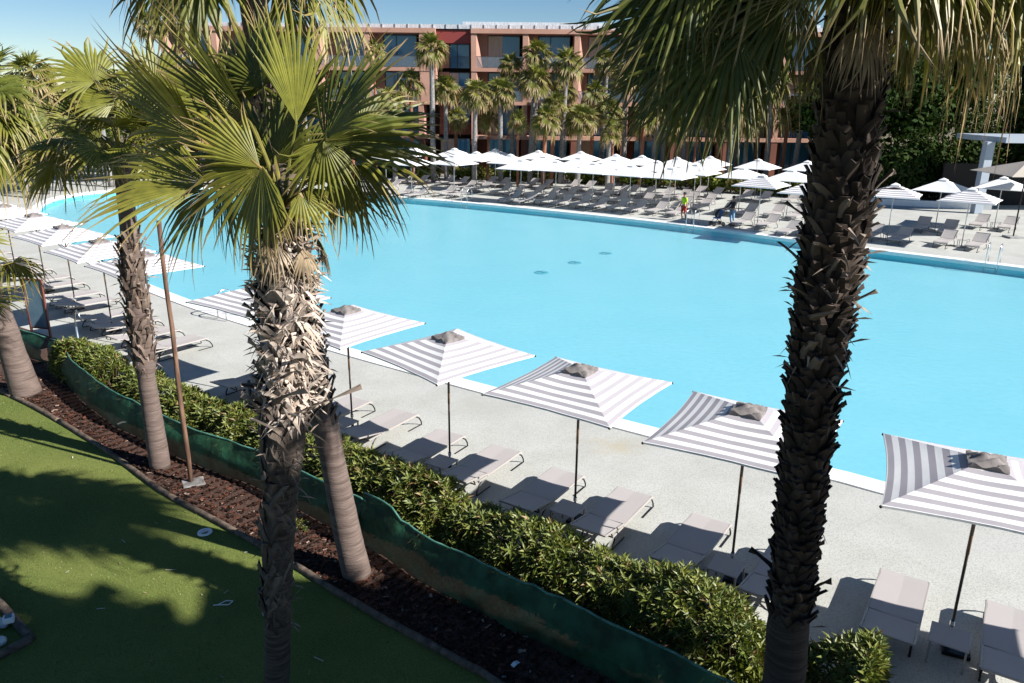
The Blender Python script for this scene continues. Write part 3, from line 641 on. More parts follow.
# --- T3 leaning palm behind the large one
b3 = g(362, 578); Y3 = b3.y
def p3(): return [b3]+[gy(x, y, Y3) for x, y in ((352, 540), (341, 490), (330, 440), (317, 395), (303, 330), (288, 250), (275, 170), (260, 90), (247, 10), (240, -48))]
def rad3(z): return lerp(.235, .185, z/2.2) if z < 2.2 else .2 if z < 3 else .21
def crown3(mb, C, r):
    crown(mb, C, 21, r, 1.0, -.5, 1.0, 1.1, 28, droop=(.15, .45), age=(.05, .5), tones=(.1, .9))
    frond(mb, C, C+V((1.0, -.6, .1)), V((1, -.3, -.35)), V((-.2, -.5, 1)), 1.0, r, 34, R(230), .5, .2, .2, .9)
big_palm(b3, p3(), rad3, 2.2, (2.7, 8.0), [(.05, .035, .028), (.18, .13, .10), (.36, .29, .24)], 'smooth palm leaning left behind the large pale palm, netting tied to it', crown3, 24, 240, dict(ln=(.16, .3), wd=(.1, .16), out=.06, loose=.4, wild=.1))
# --- T1 short palm at left edge
b1 = g(28, 404); Y1 = b1.y
def p1(): return [b1]+[gy(x, y, Y1) for x, y in ((21, 385), (7, 345), (-6, 315), (-16, 290))]
def rad1(z): return lerp(.36, .29, min(1, z/1.2))
def crown1(mb, C, r):
    hub = gy(-22, 312, Y1-.6)-b1; frond(mb, C, hub, V((1, -.1, .12)), V((0, -.5, .9)), 1.35, r, 36, R(150), .12, .2, .25, 1.0)
    crown(mb, C+V((-.2, 0, .1)), 22, r, 1.3, 0, 1.0, 1.15, 28, droop=(.1, .4), skip=lambda d: d.x > .35, age=(.05, .5), tones=(.4, 1))
big_palm(b1, p1(), rad1, 1, (1.1, 2.2), [(.07, .05, .04), (.22, .16, .13), (.36, .29, .24)], 'short thick palm cut by the left edge of the view', crown1, 25, 0, {})

Y0 = 19.5; c0_ = gy(-34, 118, Y0); b0 = V((c0_.x-.9, Y0, 0))
def crown0(mb, C, r):
    crown(mb, C, 40, r, 1.25, -.95, 1.05, 1.15, 26, droop=(.1, .55), age=(.05, .6), tones=(-.1, .8))
big_palm(b0, [b0, b0+V((.1, 0, 2)), b0+V((.45, 0, 4.5)), c0_], lambda z: .19, 1, (2.5, 6.0), [(.02, .015, .012), (.10, .08, .065), (.22, .18, .15)], 'palm at the upper left edge with dark drooping fronds hiding far deck', crown0, 26, 90, dict(ln=(.16, .3), wd=(.1, .16), out=.05, loose=.3, wild=.1))
# ------------------------------------------------------------------ mid-distance palms at the far left
def make_palm(seed, h, rt_, wood, nf=26, Rr=1.05, Lp=.8, n=18, green=(.2, 1), lean=.1, base='palm_tree'):
    r = random.Random(seed); root = empty(base)
    lx = r.uniform(-lean, lean)*h*.5; ly = r.uniform(-lean, lean)*h*.5
    path = [V((0, 0, 0)), V((lx*.2, ly*.2, h*.35)), V((lx*.55, ly*.55, h*.7)), V((lx, ly, h))]
    mb = MB(); trunk_tube(mb, path, lambda z: rt_*(1.15-.3*min(1, z/h)), 10, .06); mb.build('trunk', M[wood], root, smooth=True)
    mb = MB(); crown(mb, path[-1], nf, r, 1.4, -.85, Lp, Rr, n, seg=0 if n < 20 else 1, droop=(.1, .45), age=(0, .55), pet=.03, tones=green); mb.build('crown', M['leaf_far'], root, colors=True)
    return root
protoA = [make_palm(100+i, [9.6, 7.2, 8.2, 5.2][i], [.22, .17, .2, .11][i], ['trunk_grey', 'trunk_red', 'trunk_grey', 'trunk_red'][i], nf=[30, 26, 30, 18][i], Rr=[1.15, 1.0, 1.1, .8][i], Lp=[.95, .8, .9, .6][i], n=18, green=(.2, 1.1)) for i in range(4)]
PH = [9.6, 7.2, 8.2, 5.2]
usedp = set(); KEEP = [(p.x, p.y) for p in offset(pool, 2.0)]
GP = 'palms in front of the hotel and around the far deck'
def place_palm(kind, cpx, cpy, Y, sc=None, rz=None, label=''):
    c = gy(cpx, cpy, Y)
    while inpoly(c.x, Y, KEEP): Y += 1.0; c = gy(cpx, cpy, Y)
    s = c.z/PH[kind]
    o = protoA[kind] if kind not in usedp else copy_tree(protoA[kind]); usedp.add(kind)
    o.location = (c.x, Y, 0); o.rotation_euler = (0, 0, rng.uniform(0, 6.28) if rz is None else rz); x = (sc or 1.0)*.9
    o.scale = (1, 1, s)
    for ch in kids(o):
        if ch.name.startswith('crown'): ch.scale = (x, x, x/s); ch.location = (0, 0, PH[kind]*(1-x/s))
    tag(o, label, 'palm tree', GP); return o
# crown px, Y, kind, width scale, label
far_palms = [
 (145, 32, 72, 2, 1.0, 'small distant palm crown before the hotel roof at its left end'),
 (366, 52, 74, 3, 1.2, 'small palm before the third balcony bay of the top storey'),
 (405, 84, 70, 1, 1.1, 'palm half hidden behind the large fan leaf left of the tall grey palm'),
 (388, 104, 69, 2, 1.1, 'low palm crown just above the far parasols behind the fan leaf'),
 (425, 50, 70, 0, 1.05, 'tall single palm with silvery trunk before the pale hotel wall'),
 (469, 95, 68, 2, 1.05, 'grey-trunked palm left of the cluster, before the recessed dark bay'),
 (483, 120, 70, 3, 1.2, 'short small palm tucked between two grey trunks'),
 (496, 93, 69, 2, 1.1, 'palm with pale trunk below the first open balcony'),
 (529, 54, 72, 0, 1.05, 'tallest palm of the cluster reaching the top-storey balconies'),
 (526, 80, 69, 2, 1.15, 'full palm crown in the middle of the cluster'),
 (514, 120, 67, 3, 1.1, 'short red-trunked palm below the full crown'),
 (558, 62, 70, 0, 1.1, 'tall palm with thick dark grey trunk at the cluster right end'),
 (548, 104, 68, 1, 1.0, 'red-trunked palm just left of the thick grey trunk'),
 (588, 92, 70, 1, 1.1, 'red-trunked palm behind the drooping fronds at picture centre'),
 (606, 110, 68, 2, 1.0, 'palm with pale ragged trunk below the drooping fronds'),
 (623, 74, 71, 0, 1.0, 'tall grey palm with its crown hidden by the drooping fronds'),
 (639, 116, 68, 1, 1.05, 'yellowish palm with two pale trunks beside it'),
 (663, 84, 70, 0, 1.0, 'tall leaning grey palm left of the lit column'),
 (684, 78, 70, 0, .95, 'tall grey palm right of the lit column'),
 (692, 116, 67, 3, 1.1, 'smallest palm with crossed slender trunks'),
 (706, 84, 70, 1, 1.05, 'palm on a straight slender red trunk right of the smallest palm'),
 (729, 98, 66, 2, 1.45, 'broad bright palm crown between two red trunks'),
 (758, 86, 70, 1, 1.1, 'palm on a red trunk just right of the broad bright crown'),
 (770, 80, 68, 0, 1.1, 'tall grey palm left of the dark rough trunk'),
 (783, 110, 69, 1, 1.05, 'red-trunked palm touching the dark rough trunk'),
 (560, 90, 74, 2, 1.0, 'palm crown behind the thick grey trunk near the facade'),
 (600, 60, 75, 0, .9, 'palm crown close to the facade behind the drooping fronds'),
 (740, 66, 75, 0, .9, 'palm crown close to the facade above the broad bright crown'),
 (540, 118, 66, 1, 1.15, 'low palm crown between the full crown and the thick grey trunk'),
 (575, 118, 67, 2, 1.1, 'low palm crown right of the thick grey trunk'),
 (652, 100, 69, 2, 1.15, 'palm crown just left of the leaning grey palm'),
 (672, 124, 67, 1, 1.0, 'low palm crown at the foot of the lit column'),
 (714, 122, 68, 1, 1.0, 'low palm crown left below the broad bright crown'),
 (745, 118, 67, 2, 1.1, 'low palm crown right below the broad bright crown'),
 (797, 92, 68, 0, 1.2, 'tall palm partly behind the dark rough trunk'),
 (508, 66, 73, 2, 1.0, 'palm crown below the first open balcony of the top storey'),
 (440, 90, 71, 2, 1.0, 'palm crown right of the tall silvery palm'),
 (610, 128, 66, 3, 1.2, 'short palm just above the parasols at picture centre'),
 (450, 118, 73, 1, .9, 'low shaded palm inside the dark recess of the hotel')]
for x, y, Y, k, s_, lb in far_palms: place_palm(k, x, y, Y, s_, label=lb)
# dense palm and tree masses left
left_palms = [(20, 84, 48, 0, 1.35, 'bushy palm crown against the sky at the upper left edge'), (10, 138, 49, 2, 1.7, 'shaded palm crown hanging over the far left deck'), (50, 140, 54, 2, 1.75, 'palm crown beyond the left end of the pool'),
 (92, 96, 60, 0, 1.5, 'palm crown behind the yellow leaf tips left of the slim palm'), (135, 110, 66, 2, 1.5, 'palm crown behind the slim palm trunk'), (175, 104, 68, 0, 1.3, 'palm crown behind the large palm, before the hotel left end'),
 (215, 108, 70, 2, 1.3, 'low palm crown behind the large palm fronds'), (-24, 120, 44, 0, 1.6, 'palm crown mostly outside the left edge'), (255, 100, 70, 1, 1.2, 'palm crown right behind the large palm trunk top'), (300, 98, 70, 2, 1.2, 'palm crown below the hotel second bay'), (345, 104, 70, 1, 1.2, 'palm crown under the large fan leaf near the hotel')]
for x, y, Y, k, s_, lb in left_palms: place_palm(k, x, y, Y, s_, label=lb)

# generic leafy mass for shrubs and far trees
def blob_foliage(mb, c, rx, ry, rz_, n, r, ls, cols, shell=.55):
    for k in range(n):
        d = V((r.gauss(0, 1), r.gauss(0, 1), r.gauss(0, 1))).normalized(); e = 1+.35*noise.noise(d*2.2+V(c)*.7); q = r.uniform(shell, 1)*e
        p = V((c[0]+d.x*rx*q, c[1]+d.y*ry*q, c[2]+d.z*rz_*q)); a = V((r.gauss(0, 1), r.gauss(0, 1), r.gauss(0, 1))).normalized(); b = a.cross(d+V((.1, .2, .3))).normalized()
        s = ls*r.uniform(.6, 1.4); cc = mixt(r.choice(cols), r.choice(cols), r.random()); mb.add([p-a*s, p+b*s*.5, p+a*s, p-b*s*.5], [(0, 1, 2, 3)], cc)
def tree(name, loc, h, cr, seed, label, group, cols=None, ls=.22, n=2600, nc=9):
    r = random.Random(seed); root = empty(name, loc); cols = cols or LEAFC; mb = MB()
    mb.tube([(0, 0, 0), (.1, .1, h*.35), (-.1, 0, h*.6), (0, .1, h*.8)], [.22, .18, .13, .05], 8)
    for k in range(5):
        a = k*1.3; mb.tube([(0, 0, h*.35), (cos(a)*cr*.4, sin(a)*cr*.4, h*.6), (cos(a)*cr*.7, sin(a)*cr*.7, h*.75)], [.1, .06, .03], 5)
    mb.build('trunk', M['log'], root); mb = MB()
    for k in range(nc):
        a = k*2.4; q = r.uniform(.15, .62)*cr; blob_foliage(mb, (cos(a)*q, sin(a)*q, h*r.uniform(.45, .85)), cr*.5, cr*.5, h*.18, n//nc, r, ls, cols, .4)
    mb.build('crown', M['bush_far'], root, colors=True); return tag(root, label, 'tree', group)
GT = 'broadleaf trees standing behind the decks'
for i, (px, Y, h, cr, lb) in enumerate([(-10, 66, 8.5, 4.2, 'dark broadleaf tree behind the palms at the far left edge'), (70, 70, 8.6, 4.2, 'dark broadleaf tree behind the left end of the pool'), (135, 74, 9.6, 4.4, 'dark tree at the left end of the hotel'), (200, 75, 6.2, 4.2, 'low dark tree under the hotel first bays'), (265, 76, 5.6, 3.8, 'low dark tree behind the large palm crown'), (335, 77, 5.2, 3.8, 'low dark tree under the fan leaf by the hotel')]):
    p = gy(px, 180, Y); tree('broadleaf_tree', (p.x, Y, 0), h, cr, 300+i, lb, GT)
for i, (px, Y, h, cr, lb) in enumerate([(835, 66, 9.5, 4.5, 'dark tree behind the dark rough palm trunk'), (885, 66, 12.0, 4.5, 'dark tree behind the striped parasol at right'), (925, 68, 13.5, 4.5, 'tall dark tree left of the grey pavilion pillar'), (1010, 72, 14, 4.5, 'dark tree behind the grey pavilion')]):
    p = gy(px, 180, Y); tree('broadleaf_tree', (p.x, Y, 0), h, cr, 330+i, lb, GT, [(.02, .045, .01), (.035, .06, .012)], .26, 7000, 14)
SUNA = math.atan2(SUND.y, SUND.x)
for i, (t, q, h, cr) in enumerate([(9.5, 4.9, 14.0, 2.6), (9.0, 6.9, 10.8, 2.0), (10.5, -.6, 13.0, 3.6), (11, -5.2, 12.4, 3.8)]):
    x = t*cos(SUNA)-q*sin(SUNA); y = t*sin(SUNA)+q*cos(SUNA)
    tree('shade_tree', (x, y, 0), h, cr, 360+i, ['tallest leafy tree outside the view to the right', 'shortest leafy tree outside the view to the right', 'wide leafy tree outside the view behind the tallest one', 'leafy tree outside the view, farthest behind the camera'][i], 'trees shading the lawn from the right', LEAFC, .34, 20000, 18)
for i, (px, Y, h_) in enumerate([(838, 62, 4.8), (868, 61, 4.4), (898, 60.5, 5.4), (930, 61, 5.0), (962, 62, 6.4), (998, 63, 8.0), (1032, 62, 8.4)]):
    p = gy(px, 180, Y); rr = random.Random(400+i); root = empty('dark_shrub', (p.x, Y, 0)); mb = MB()
    for k in range(4): blob_foliage(mb, (rr.uniform(-1, 1), rr.uniform(-.5, .5), h_*rr.uniform(.35, .6)), 1.7, 1.1, h_*.5, 900, rr, .20, [(.02, .045, .01), (.035, .06, .012), (.05, .07, .02)], .4)
    mb.build('foliage', M['bush_far'], root, colors=True); mb = MB()
    for k in range(4): mb.tube([(rr.uniform(-.5, .5), 0, 0), (rr.uniform(-1, 1), rr.uniform(-.4, .4), h_*.7)], .05, 4)
    mb.build('stems', M['log'], root); tag(root, f'tall dark shrub behind the right end of far deck, {ORD[i]} from the left', 'shrub', 'tall dark shrubs behind the right end of the far deck')
# hedge behind far deck: individually visible shrubs
r = random.Random(5); HB = [V((-16, 74.5, 0)), V((-5, 72.5, 0)), V((5, 70.5, 0)), V((12.5, 67.6, 0)), V((18.5, 64, 0)), V((24, 60.5, 0))]
hb = catmull(HB, 5)
for i, p in enumerate(hb):
    mb = MB(); root = empty('hedge_shrub', p); hgt = r.uniform(1.2, 1.75); cs = r.choice([LEAFC, LEAFC[1:], [(.12, .14, .03), (.09, .12, .02), (.15, .11, .04)]])
    for k in range(3): blob_foliage(mb, (r.uniform(-.8, .8), r.uniform(-.3, .3), hgt*r.uniform(.4, .6)), .9, .6, hgt*.5, 170, r, .16, cs, .5)
    mb.build('foliage', M['bush_far'], root, colors=True); mb = MB()
    for k in range(5): mb.tube([(r.uniform(-.4, .4), 0, 0), (r.uniform(-.7, .7), r.uniform(-.3, .3), hgt*.7)], .03, 4)
    mb.build('stems', M['log'], root)
    tag(root, f'shrub behind the far deck parasols, number {i+1} of {len(hb)} counting from the left', 'shrub', 'shrubs in a row behind the far deck')

# ------------------------------------------------------------------ parasols
HS, HA, HC = 1.215, 2.99, 2.62
def canopy_mesh(name, m, parent, half=HS, n=22, seed=0, ha=HA, hc=HC):
    mb = MB(); nm, ns = n//2, n
    for q in range(4):                                      # four panels sewn along the ridges
        ca, sa = round(cos(q*pi/2)), round(sin(q*pi/2)); vs = []; cs = []
        for i in range(nm+1):
            m_ = i/nm
            for j in range(ns+1):
                s_ = -1+2*j/ns; e = 1-abs(s_)**2
                pf = m_*half*(1-.05*m_*m_*e); lt = s_*m_*half
                z = ha-(ha-hc)*(m_**1.0)-.02*e*sin(m_*pi*.95)+.006*noise.noise(V((pf*3, lt*3, seed+q)))*m_*e
                vs.append((pf*ca-lt*sa, pf*sa+lt*ca, z)); cs.append((m_, 0, 0))
        k = ns+1
        mb.add(vs, [(i*k+j, (i+1)*k+j, (i+1)*k+j+1, i*k+j+1) for i in range(nm) for j in range(ns)], cs)
        ed = vs[nm*k:]; mb.add(ed+[(x*1.003, y*1.003, z-.03) for x, y, z in ed], [(j, k+j, k+j+1, j+1) for j in range(ns)], (1, 0, 0))
    return mb.build(name, m, parent, smooth=False, colors=True)
def make_parasol(kind='near'):
    root = empty('parasol'); near = kind == 'near'
    c = canopy_mesh('canopy', M['canopy'] if kind in ('near', 'far_striped') else M['canopy_white'], root, HS if near else 1.34, 22 if near else 10, 0, HA if near else 3.08, HC if near else 2.48)
    mb = MB(); mb.tube([(0, 0, 0), (0, 0, HA-.03)], .021 if near else .026, 10); mb.build('pole', M['pole'] if near else M['pole_far'], root, smooth=True)
    if near:
        mb = MB(); mb.tube([(0, 0, 1.55), (0, 0, 2.12)], .0245, 10); mb.build('sleeve', M['pole_wood'], root, smooth=True)
        mb = MB(); vs = []; n = 12; h = .235                    # loose crumpled cap
        for i in range(n+1):
            for j in range(n+1):
                x = -1+2*i/n; y = -1+2*j/n; mm = max(abs(x), abs(y)); nz = noise.noise(V((x*2.2, y*2.2, 4)))
                vs.append((x*h*(1-.1*mm*(1-min(abs(x), abs(y)))), y*h, HA+.045-.075*mm**1.6+.06*nz*(1-.4*mm)+.022*sin(9*x+6*y)))
        mb.add(vs, [(i*(n+1)+j, (i+1)*(n+1)+j, (i+1)*(n+1)+j+1, i*(n+1)+j+1) for i in range(n) for j in range(n)])
        k = len(vs); ed = [i*(n+1) for i in range(n+1)]+[n*(n+1)+j for j in range(1, n+1)]+[i*(n+1)+n for i in range(n-1, -1, -1)]+[j for j in range(n-1, 0, -1)]
        lo = [(vs[e][0]*.95, vs[e][1]*.95, HA-.115) for e in ed]; mb.add([vs[e] for e in ed]+lo, [(i, (i+1) % len(ed), len(ed)+(i+1) % len(ed), len(ed)+i) for i in range(len(ed))])
        mb.build('cap', M['cap'], root, smooth=True)
    else:
        mb = MB(); h = .22; z = HA+.15; mb.add([(-h, -h, z-.1), (h, -h, z-.1), (h, h, z-.1), (-h, h, z-.1), (0, 0, z+.02), (-h*1.05, -h*1.05, z-.14), (h*1.05, -h*1.05, z-.14), (h*1.05, h*1.05, z-.14), (-h*1.05, h*1.05, z-.14)],
            [(0, 1, 4), (1, 2, 4), (2, 3, 4), (3, 0, 4), (0, 5, 6, 1), (1, 6, 7, 2), (2, 7, 8, 3), (3, 8, 5, 0)]); mb.build('cap', M['canopy_white'], root)
    hs = HS-.03
    if near:
        for k, (sx, sy) in enumerate(((1, 1), (1, -1), (-1, 1), (-1, -1))):
            mb = MB(); mb.bar((.03*sx, .03*sy, HA-.07), (hs*sx, hs*sy, HC-.015), .018, .022); mb.bar((.03*sx, .03*sy, HA-.75), (hs*.5*sx, hs*.5*sy, HA-.3), .014); mb.build('rib', M['pole'], root)
            mb = MB(); mb.ball((HS*sx, HS*sy, HC-.02), .022, 8, 5); mb.build('corner_cap', M['black'], root)
        mb = MB(); mb.tube([(0, 0, .40), (0, 0, .47)], .034, 10); mb.build('collar', M['steel'], root)
        mb = MB(); mb.box(0, -.1, .03, .36, .36, .06); mb.tube([(0, 0, .06), (0, 0, .22)], .035, 10); mb.build('base', M['dark_metal'], root, bevel=.008)
    else:
        mb = MB(); mb.box(0, 0, .03, .5, .5, .06); mb.build('base', M['concrete'], root)
    return root
proto = make_parasol('near'); used = False
def make_table():
    root = empty('side_table')
    mb = MB(); mb.box(0, 0, .372, .50, .50, .022); mb.build('table_top', M['sling'], root, bevel=.02)
    for x in (-.22, .22):
        for y in (-.22, .22):
            mb = MB(); mb.box(x, y, .18, .028, .028, .36); mb.build('leg', M['frame'], root)
    return root
def make_lounger(lift):
    root = empty('sun_lounger'); W = .345; HB_ = R(lift); bl = .72
    mb = MB(); mb.box(-W, -.57, .335, .028, 1.24, .045); mb.box(W, -.57, .335, .028, 1.24, .045)
    for s in (-1, 1): mb.bar((s*W, -1.18, .335), (s*W, -1.285, .28), .027, .04)
    mb.bar((-W, -1.285, .28), (W, -1.285, .28), .028, .03); mb.box(0, .045, .33, .66, .03, .04)
    for s in (-1, 1): mb.bar((s*W, .06, .33), (s*W, .46, .33), .03, .035)
    mb.build('frame', M['frame'], root, bevel=.006)
    def slab(y0, z0, ang, ln, wd, th, sag, n=8):
        m_ = MB(); vs = []
        for i in range(n+1):
            t = i/n*ln; sg = -sag*sin(pi*i/n)
            for x, dz in ((-wd/2, 0), (0, -sag*.8), (wd/2, 0)):
                nz = sg*(1 if x == 0 else .5)+dz*0; vs.append((x, y0+cos(ang)*t-sin(ang)*nz, z0+sin(ang)*t+cos(ang)*nz))
        top = len(vs); vs += [(x, y+sin(ang)*th, z-cos(ang)*th) for x, y, z in vs[:top]]
        fs = []
        for i in range(n):
            for k in range(2):
                a = i*3+k; fs += [(a, a+1, a+4, a+3), (top+a, top+a+3, top+a+4, top+a+1)]
            fs += [(i*3, i*3+3, top+i*3+3, top+i*3), (i*3+2, top+i*3+2, top+i*3+5, i*3+5)]
        fs += [(0, top, top+1, 1), (1, top+1, top+2, 2), (n*3, n*3+1, top+n*3+1, top+n*3), (n*3+1, n*3+2, top+n*3+2, top+n*3+1)]
        m_.add(vs, fs); return m_
    mb = MB(); prof = [(0, .362), (-.4, .356), (-.8, .356), (-1.08, .360), (-1.19, .352), (-1.26, .325), (-1.29, .285)]
    vs = []
    for y, z in prof: vs += [(-.333, y, z), (0, y, z-.01), (.333, y, z)]
    t_ = len(vs); vs += [(x, y, z-.02) for x, y, z in vs]; k = len(prof)
    fs = []
    for i in range(k-1):
        for c_ in range(2): a_ = i*3+c_; fs += [(a_, a_+3, a_+4, a_+1), (t_+a_, t_+a_+1, t_+a_+4, t_+a_+3)]
        fs += [(i*3, t_+i*3, t_+i*3+3, i*3+3), (i*3+2, i*3+5, t_+i*3+5, t_+i*3+2)]
    mb.add(vs, fs); mb.build('seat', M['sling'], root)
    bk = slab(.03, .368, HB_, bl, .645, .012, .015).build('backrest', M['sling'], root)
    mb = MB(); ca, sa = cos(HB_), sin(HB_); e = (ca*bl+.03, sa*bl+.368)
    for s in (-1, 1): mb.bar((s*W*.985, .03, .362), (s*W*.985, e[0], e[1]-.006), .028, .034)
    mb.bar((-W, e[0], e[1]-.006), (W, e[0], e[1]-.006), .034, .03); mb.build('back_frame', M['frame'], bk, bevel=.005)
    for s in (-1, 1):
        for y, sg in ((-1.0, -1), (-.06, 1)):
            mb = MB(); mb.tube([(s*.30, y, .31), (s*.30, y+sg*.20, .285), (s*.30, y+sg*.33, .20), (s*.30, y+sg*.40, .09), (s*.30, y+sg*.41, .012)], .016, 6); mb.tube([(s*.30, y+sg*.41, .014), (s*.30, y-sg*.06, .014)], .013, 6); mb.build('leg', M['dark_metal'], root)
    mb = MB(); mb.bar((-.33, .42, .30), (-.33, e[0]*.7, .368+e[1]*.0+sa*bl*.68), .02); mb.bar((.33, .42, .30), (.33, e[0]*.7, .368+sa*bl*.68), .02); mb.bar((-.33, .42, .30), (.33, .42, .30), .02)
    mb.build('back_prop', M['dark_metal'], root)
    return root
lprotos = {'flat': make_lounger(10), 'up': make_lounger(33)}; tproto = make_table(); first = dict(flat=True, up=True, t=True)
def lounger(loc, rz, label, group, k='flat'):
    o = lprotos[k] if first[k] else copy_tree(lprotos[k]); first[k] = False; o.location = loc; o.rotation_euler = (0, 0, rz); return tag(o, label, 'sun lounger', group)
def table(loc, rz, label, group):
    o = tproto if first['t'] else copy_tree(tproto); first['t'] = False; o.location = loc; o.rotation_euler = (0, 0, rz); return tag(o, label, 'side table', group)
def unit(x, y, az, who, group_l, group_t, side=.73, off=-.17, jit=.0, hedge=True):
    """two loungers and a table round a parasol pole; az = heading of the foot ends"""
    l = V((cos(az), sin(az), 0)); a = V((sin(az), -cos(az), 0)); c = V((x, y, 0)); rz = az+pi/2
    for s, nm in ((-1, 'left'), (1, 'right')):
        if not hedge: nm = 'right' if s < 0 else 'left'
        j = rng.uniform(-jit, jit); lounger(c+a*side*s+l*(off+j), rz+rng.uniform(-jit, jit)*.3, f'lounger {nm} of pole of {who}', group_l, 'flat' if hedge else 'up')
    table(c-l*.27, rz, f'low table at pole of {who}', group_t)
near_um = [(6.28, 9.27, 20, 57, 'striped parasol cut by the right edge'), (3.61, 10.93, 15, 56, 'striped parasol left of the dark rough palm'), (1.19, 12.69, 11, 57, 'striped parasol nearest the centre of the view'),
 (-1.26, 14.51, -2, 58, 'striped parasol second right of the large palm'), (-3.66, 16.44, 7, 58, 'striped parasol right beside the large palm'), (-6.25, 18.55, 10, 56, 'striped parasol half hidden behind the large palm'),
 (-10.78, 22.27, 3, 54, 'striped parasol behind the slim palm trunk'), (-13.12, 24.33, 5, 50, 'striped parasol left of the slim palm'), (-15.71, 26.91, 6, 48, 'striped parasol second left of the slim palm'),
 (-18.24, 29.48, 8, 46, 'striped parasol third left of the slim palm'), (-20.9, 31.9, 4, 45, 'striped parasol fourth left of the slim palm'), (-23.6, 34.2, 4, 44, 'striped parasol mostly outside the left edge'), (8.75, 7.2, 22, 57, None)]
for i, (x, y, yaw, az, who) in enumerate(near_um):
    o = proto if i == 0 else copy_tree(proto); o.location = (x, y, 0); o.rotation_euler = (0, 0, R(yaw+45))
    who = who or 'striped parasol outside the right edge'; wl_ = who
    tag(o, f'grey and white {who}'.replace('parasol', 'square parasol', 1), 'parasol', 'striped parasols along the near pool side')
    unit(x, y, R(az), who, 'loungers along the near pool side', 'side tables along the near pool side')

fw_ = make_parasol('far'); fs_ = make_parasol('far_striped'); fu = dict(w=True, s=True)
rows = [
 ('front', [(-7.7, 59.35), (-4.54, 60.0), (.53, 56.67), (3.0, 55.9), (5.49, 54.53), (7.86, 52.97), (10.24, 51.47), (14.8, 46.99), (16.39, 43.66), (20.71, 42.69), (23.83, 40.86)]),
 ('second', [(-10.4, 64.3), (-3.02, 63.82), (-.27, 61.33), (2.3, 60.2), (4.89, 59.3), (7.38, 57.9), (10.2, 56.4), (12.5, 54.3), (15.02, 52.0), (17.79, 50.67), (24.89, 45.67), (29.24, 47.09)]),
 ('back', [(-8.6, 68.5), (-5.05, 67.59), (-1.56, 67.08), (2.04, 65.96), (5.48, 65.22), (8.0, 62.4), (9.9, 61.4), (12.32, 60.0), (15.15, 61.3), (18.18, 59.05), (21.39, 57.84), (13.6, 57.3)])]
for rn, pts in rows:
    pts = sorted(pts)
    for i, (x, y) in enumerate(pts):
        st_ = (x, y) in ((16.39, 43.66), (20.71, 42.69), (23.83, 40.86), (14.8, 46.99))
        if st_: o = fs_ if fu['s'] else copy_tree(fs_); fu['s'] = False
        else: o = fw_ if fu['w'] else copy_tree(fw_); fu['w'] = False
        o.location = (x, y, 0); o.rotation_euler = (0, 0, R(56+rng.uniform(-5, 5)))
        dr = 'leftmost' if i == 0 else 'rightmost' if i == len(pts)-1 else f'{ORD[i]} from the left'
        who = f'{rn} row parasol {dr}, far deck'
        tag(o, f'{"white striped" if st_ else "white"} parasol, {dr} in the {rn} row on the far deck', 'parasol', 'parasols on the far deck')
        unit(x, y, R(228), who, 'loungers on the far deck', 'side tables on the far deck', side=.75, off=-.1, jit=.12, hedge=False)

# ------------------------------------------------------------------ pool ladders
def ladder(p, ang, label):
    root = empty('pool_ladder', p, ang)
    for s in (-1, 1):
        mb = MB(); pts = [(s*.25, .62, 0), (s*.25, .62, .62)]+[(s*.25, .62-.33*(1-cos(a)), .62+.33*sin(a)) for a in [pi*k/8 for k in range(1, 9)]]+[(s*.25, -.04, .2), (s*.25, -.04, -.7)]
        mb.tube(pts, .024, 8); mb.build('rail', M['steel'], root, smooth=True)
    for k in range(2):
        mb = MB(); mb.box(0, -.05, -.25-.28*k, .5, .08, .02); mb.build('step', M['steel'], root)
    tag(root, label, 'pool ladder', 'stainless pool ladders')
def edge_near(p):
    i = min(range(n_pool), key=lambda i: (pool[i]-p.to_2d()).length); t = (pool[(i+1) % n_pool]-pool[i-1]).normalized(); return i, t
n_pool = len(pool)
def seg_point(p):
    best = None
    for i in range(n_pool):
        a = pool[i]; b = pool[(i+1) % n_pool]; ab = b-a; t = max(0, min(1, (p.to_2d()-a).dot(ab)/max(1e-9, ab.length_squared))); q = a+ab*t; d = (q-p.to_2d()).length
        if best is None or d < best[0]: best = (d, q, ab.normalized())
    return best
for px, py, lb in ((988, 256, 'stainless ladder at the far pool edge below the right parasols'), (688, 222.5, 'stainless ladder at the far pool edge beside the person in lime'), (461, 204, 'stainless ladder at the far pool edge near the fan leaf'), (238, 322, 'stainless ladder at the near pool edge beside the large palm')):
    d, q, t = seg_point(g(px, py)); nrm = V((t.y, -t.x)); far = px > 300
    nrm = nrm if (nrm.y > 0) == far else -nrm; ang = math.atan2(nrm.y, nrm.x)-pi/2; ladder((q.x, q.y, .035), ang, lb)

# ------------------------------------------------------------------ stake, sign, shower, small things
p0 = g(194, 490); top_ = gy(156, 228, p0.y-.1); root = empty('support_stake', p0); mb = MB()
pts = [V((0, 0, 0)).lerp(top_-p0, k/8)+V((.012*sin(k*1.7), .012*cos(k*2.1), 0)) for k in range(9)]; mb.tube(pts, [.048, .047, .046, .045, .043, .042, .041, .04, .04], 9, jit=.08); mb.build('post', M['wood'], root, smooth=True)
mb = MB(); mb.box(.05, 0, .025, .42, .34, .05, .5); mb.build('footing', M['trunk_grey'], root, bevel=.02)
tag(root, 'tall reddish wooden stake standing on a grey concrete pad', 'stake')
b = g(43, 352); root = empty('sign_board', b, R(-12)); mb = MB(); mb.box(0, .0, 1.25, .60, .03, 1.5); mb.build('panel', M['sign_panel'], root)
mb = MB()
for s in (-1, 1): mb.box(s*.33, 0, 1.01, .055, .06, 2.02)
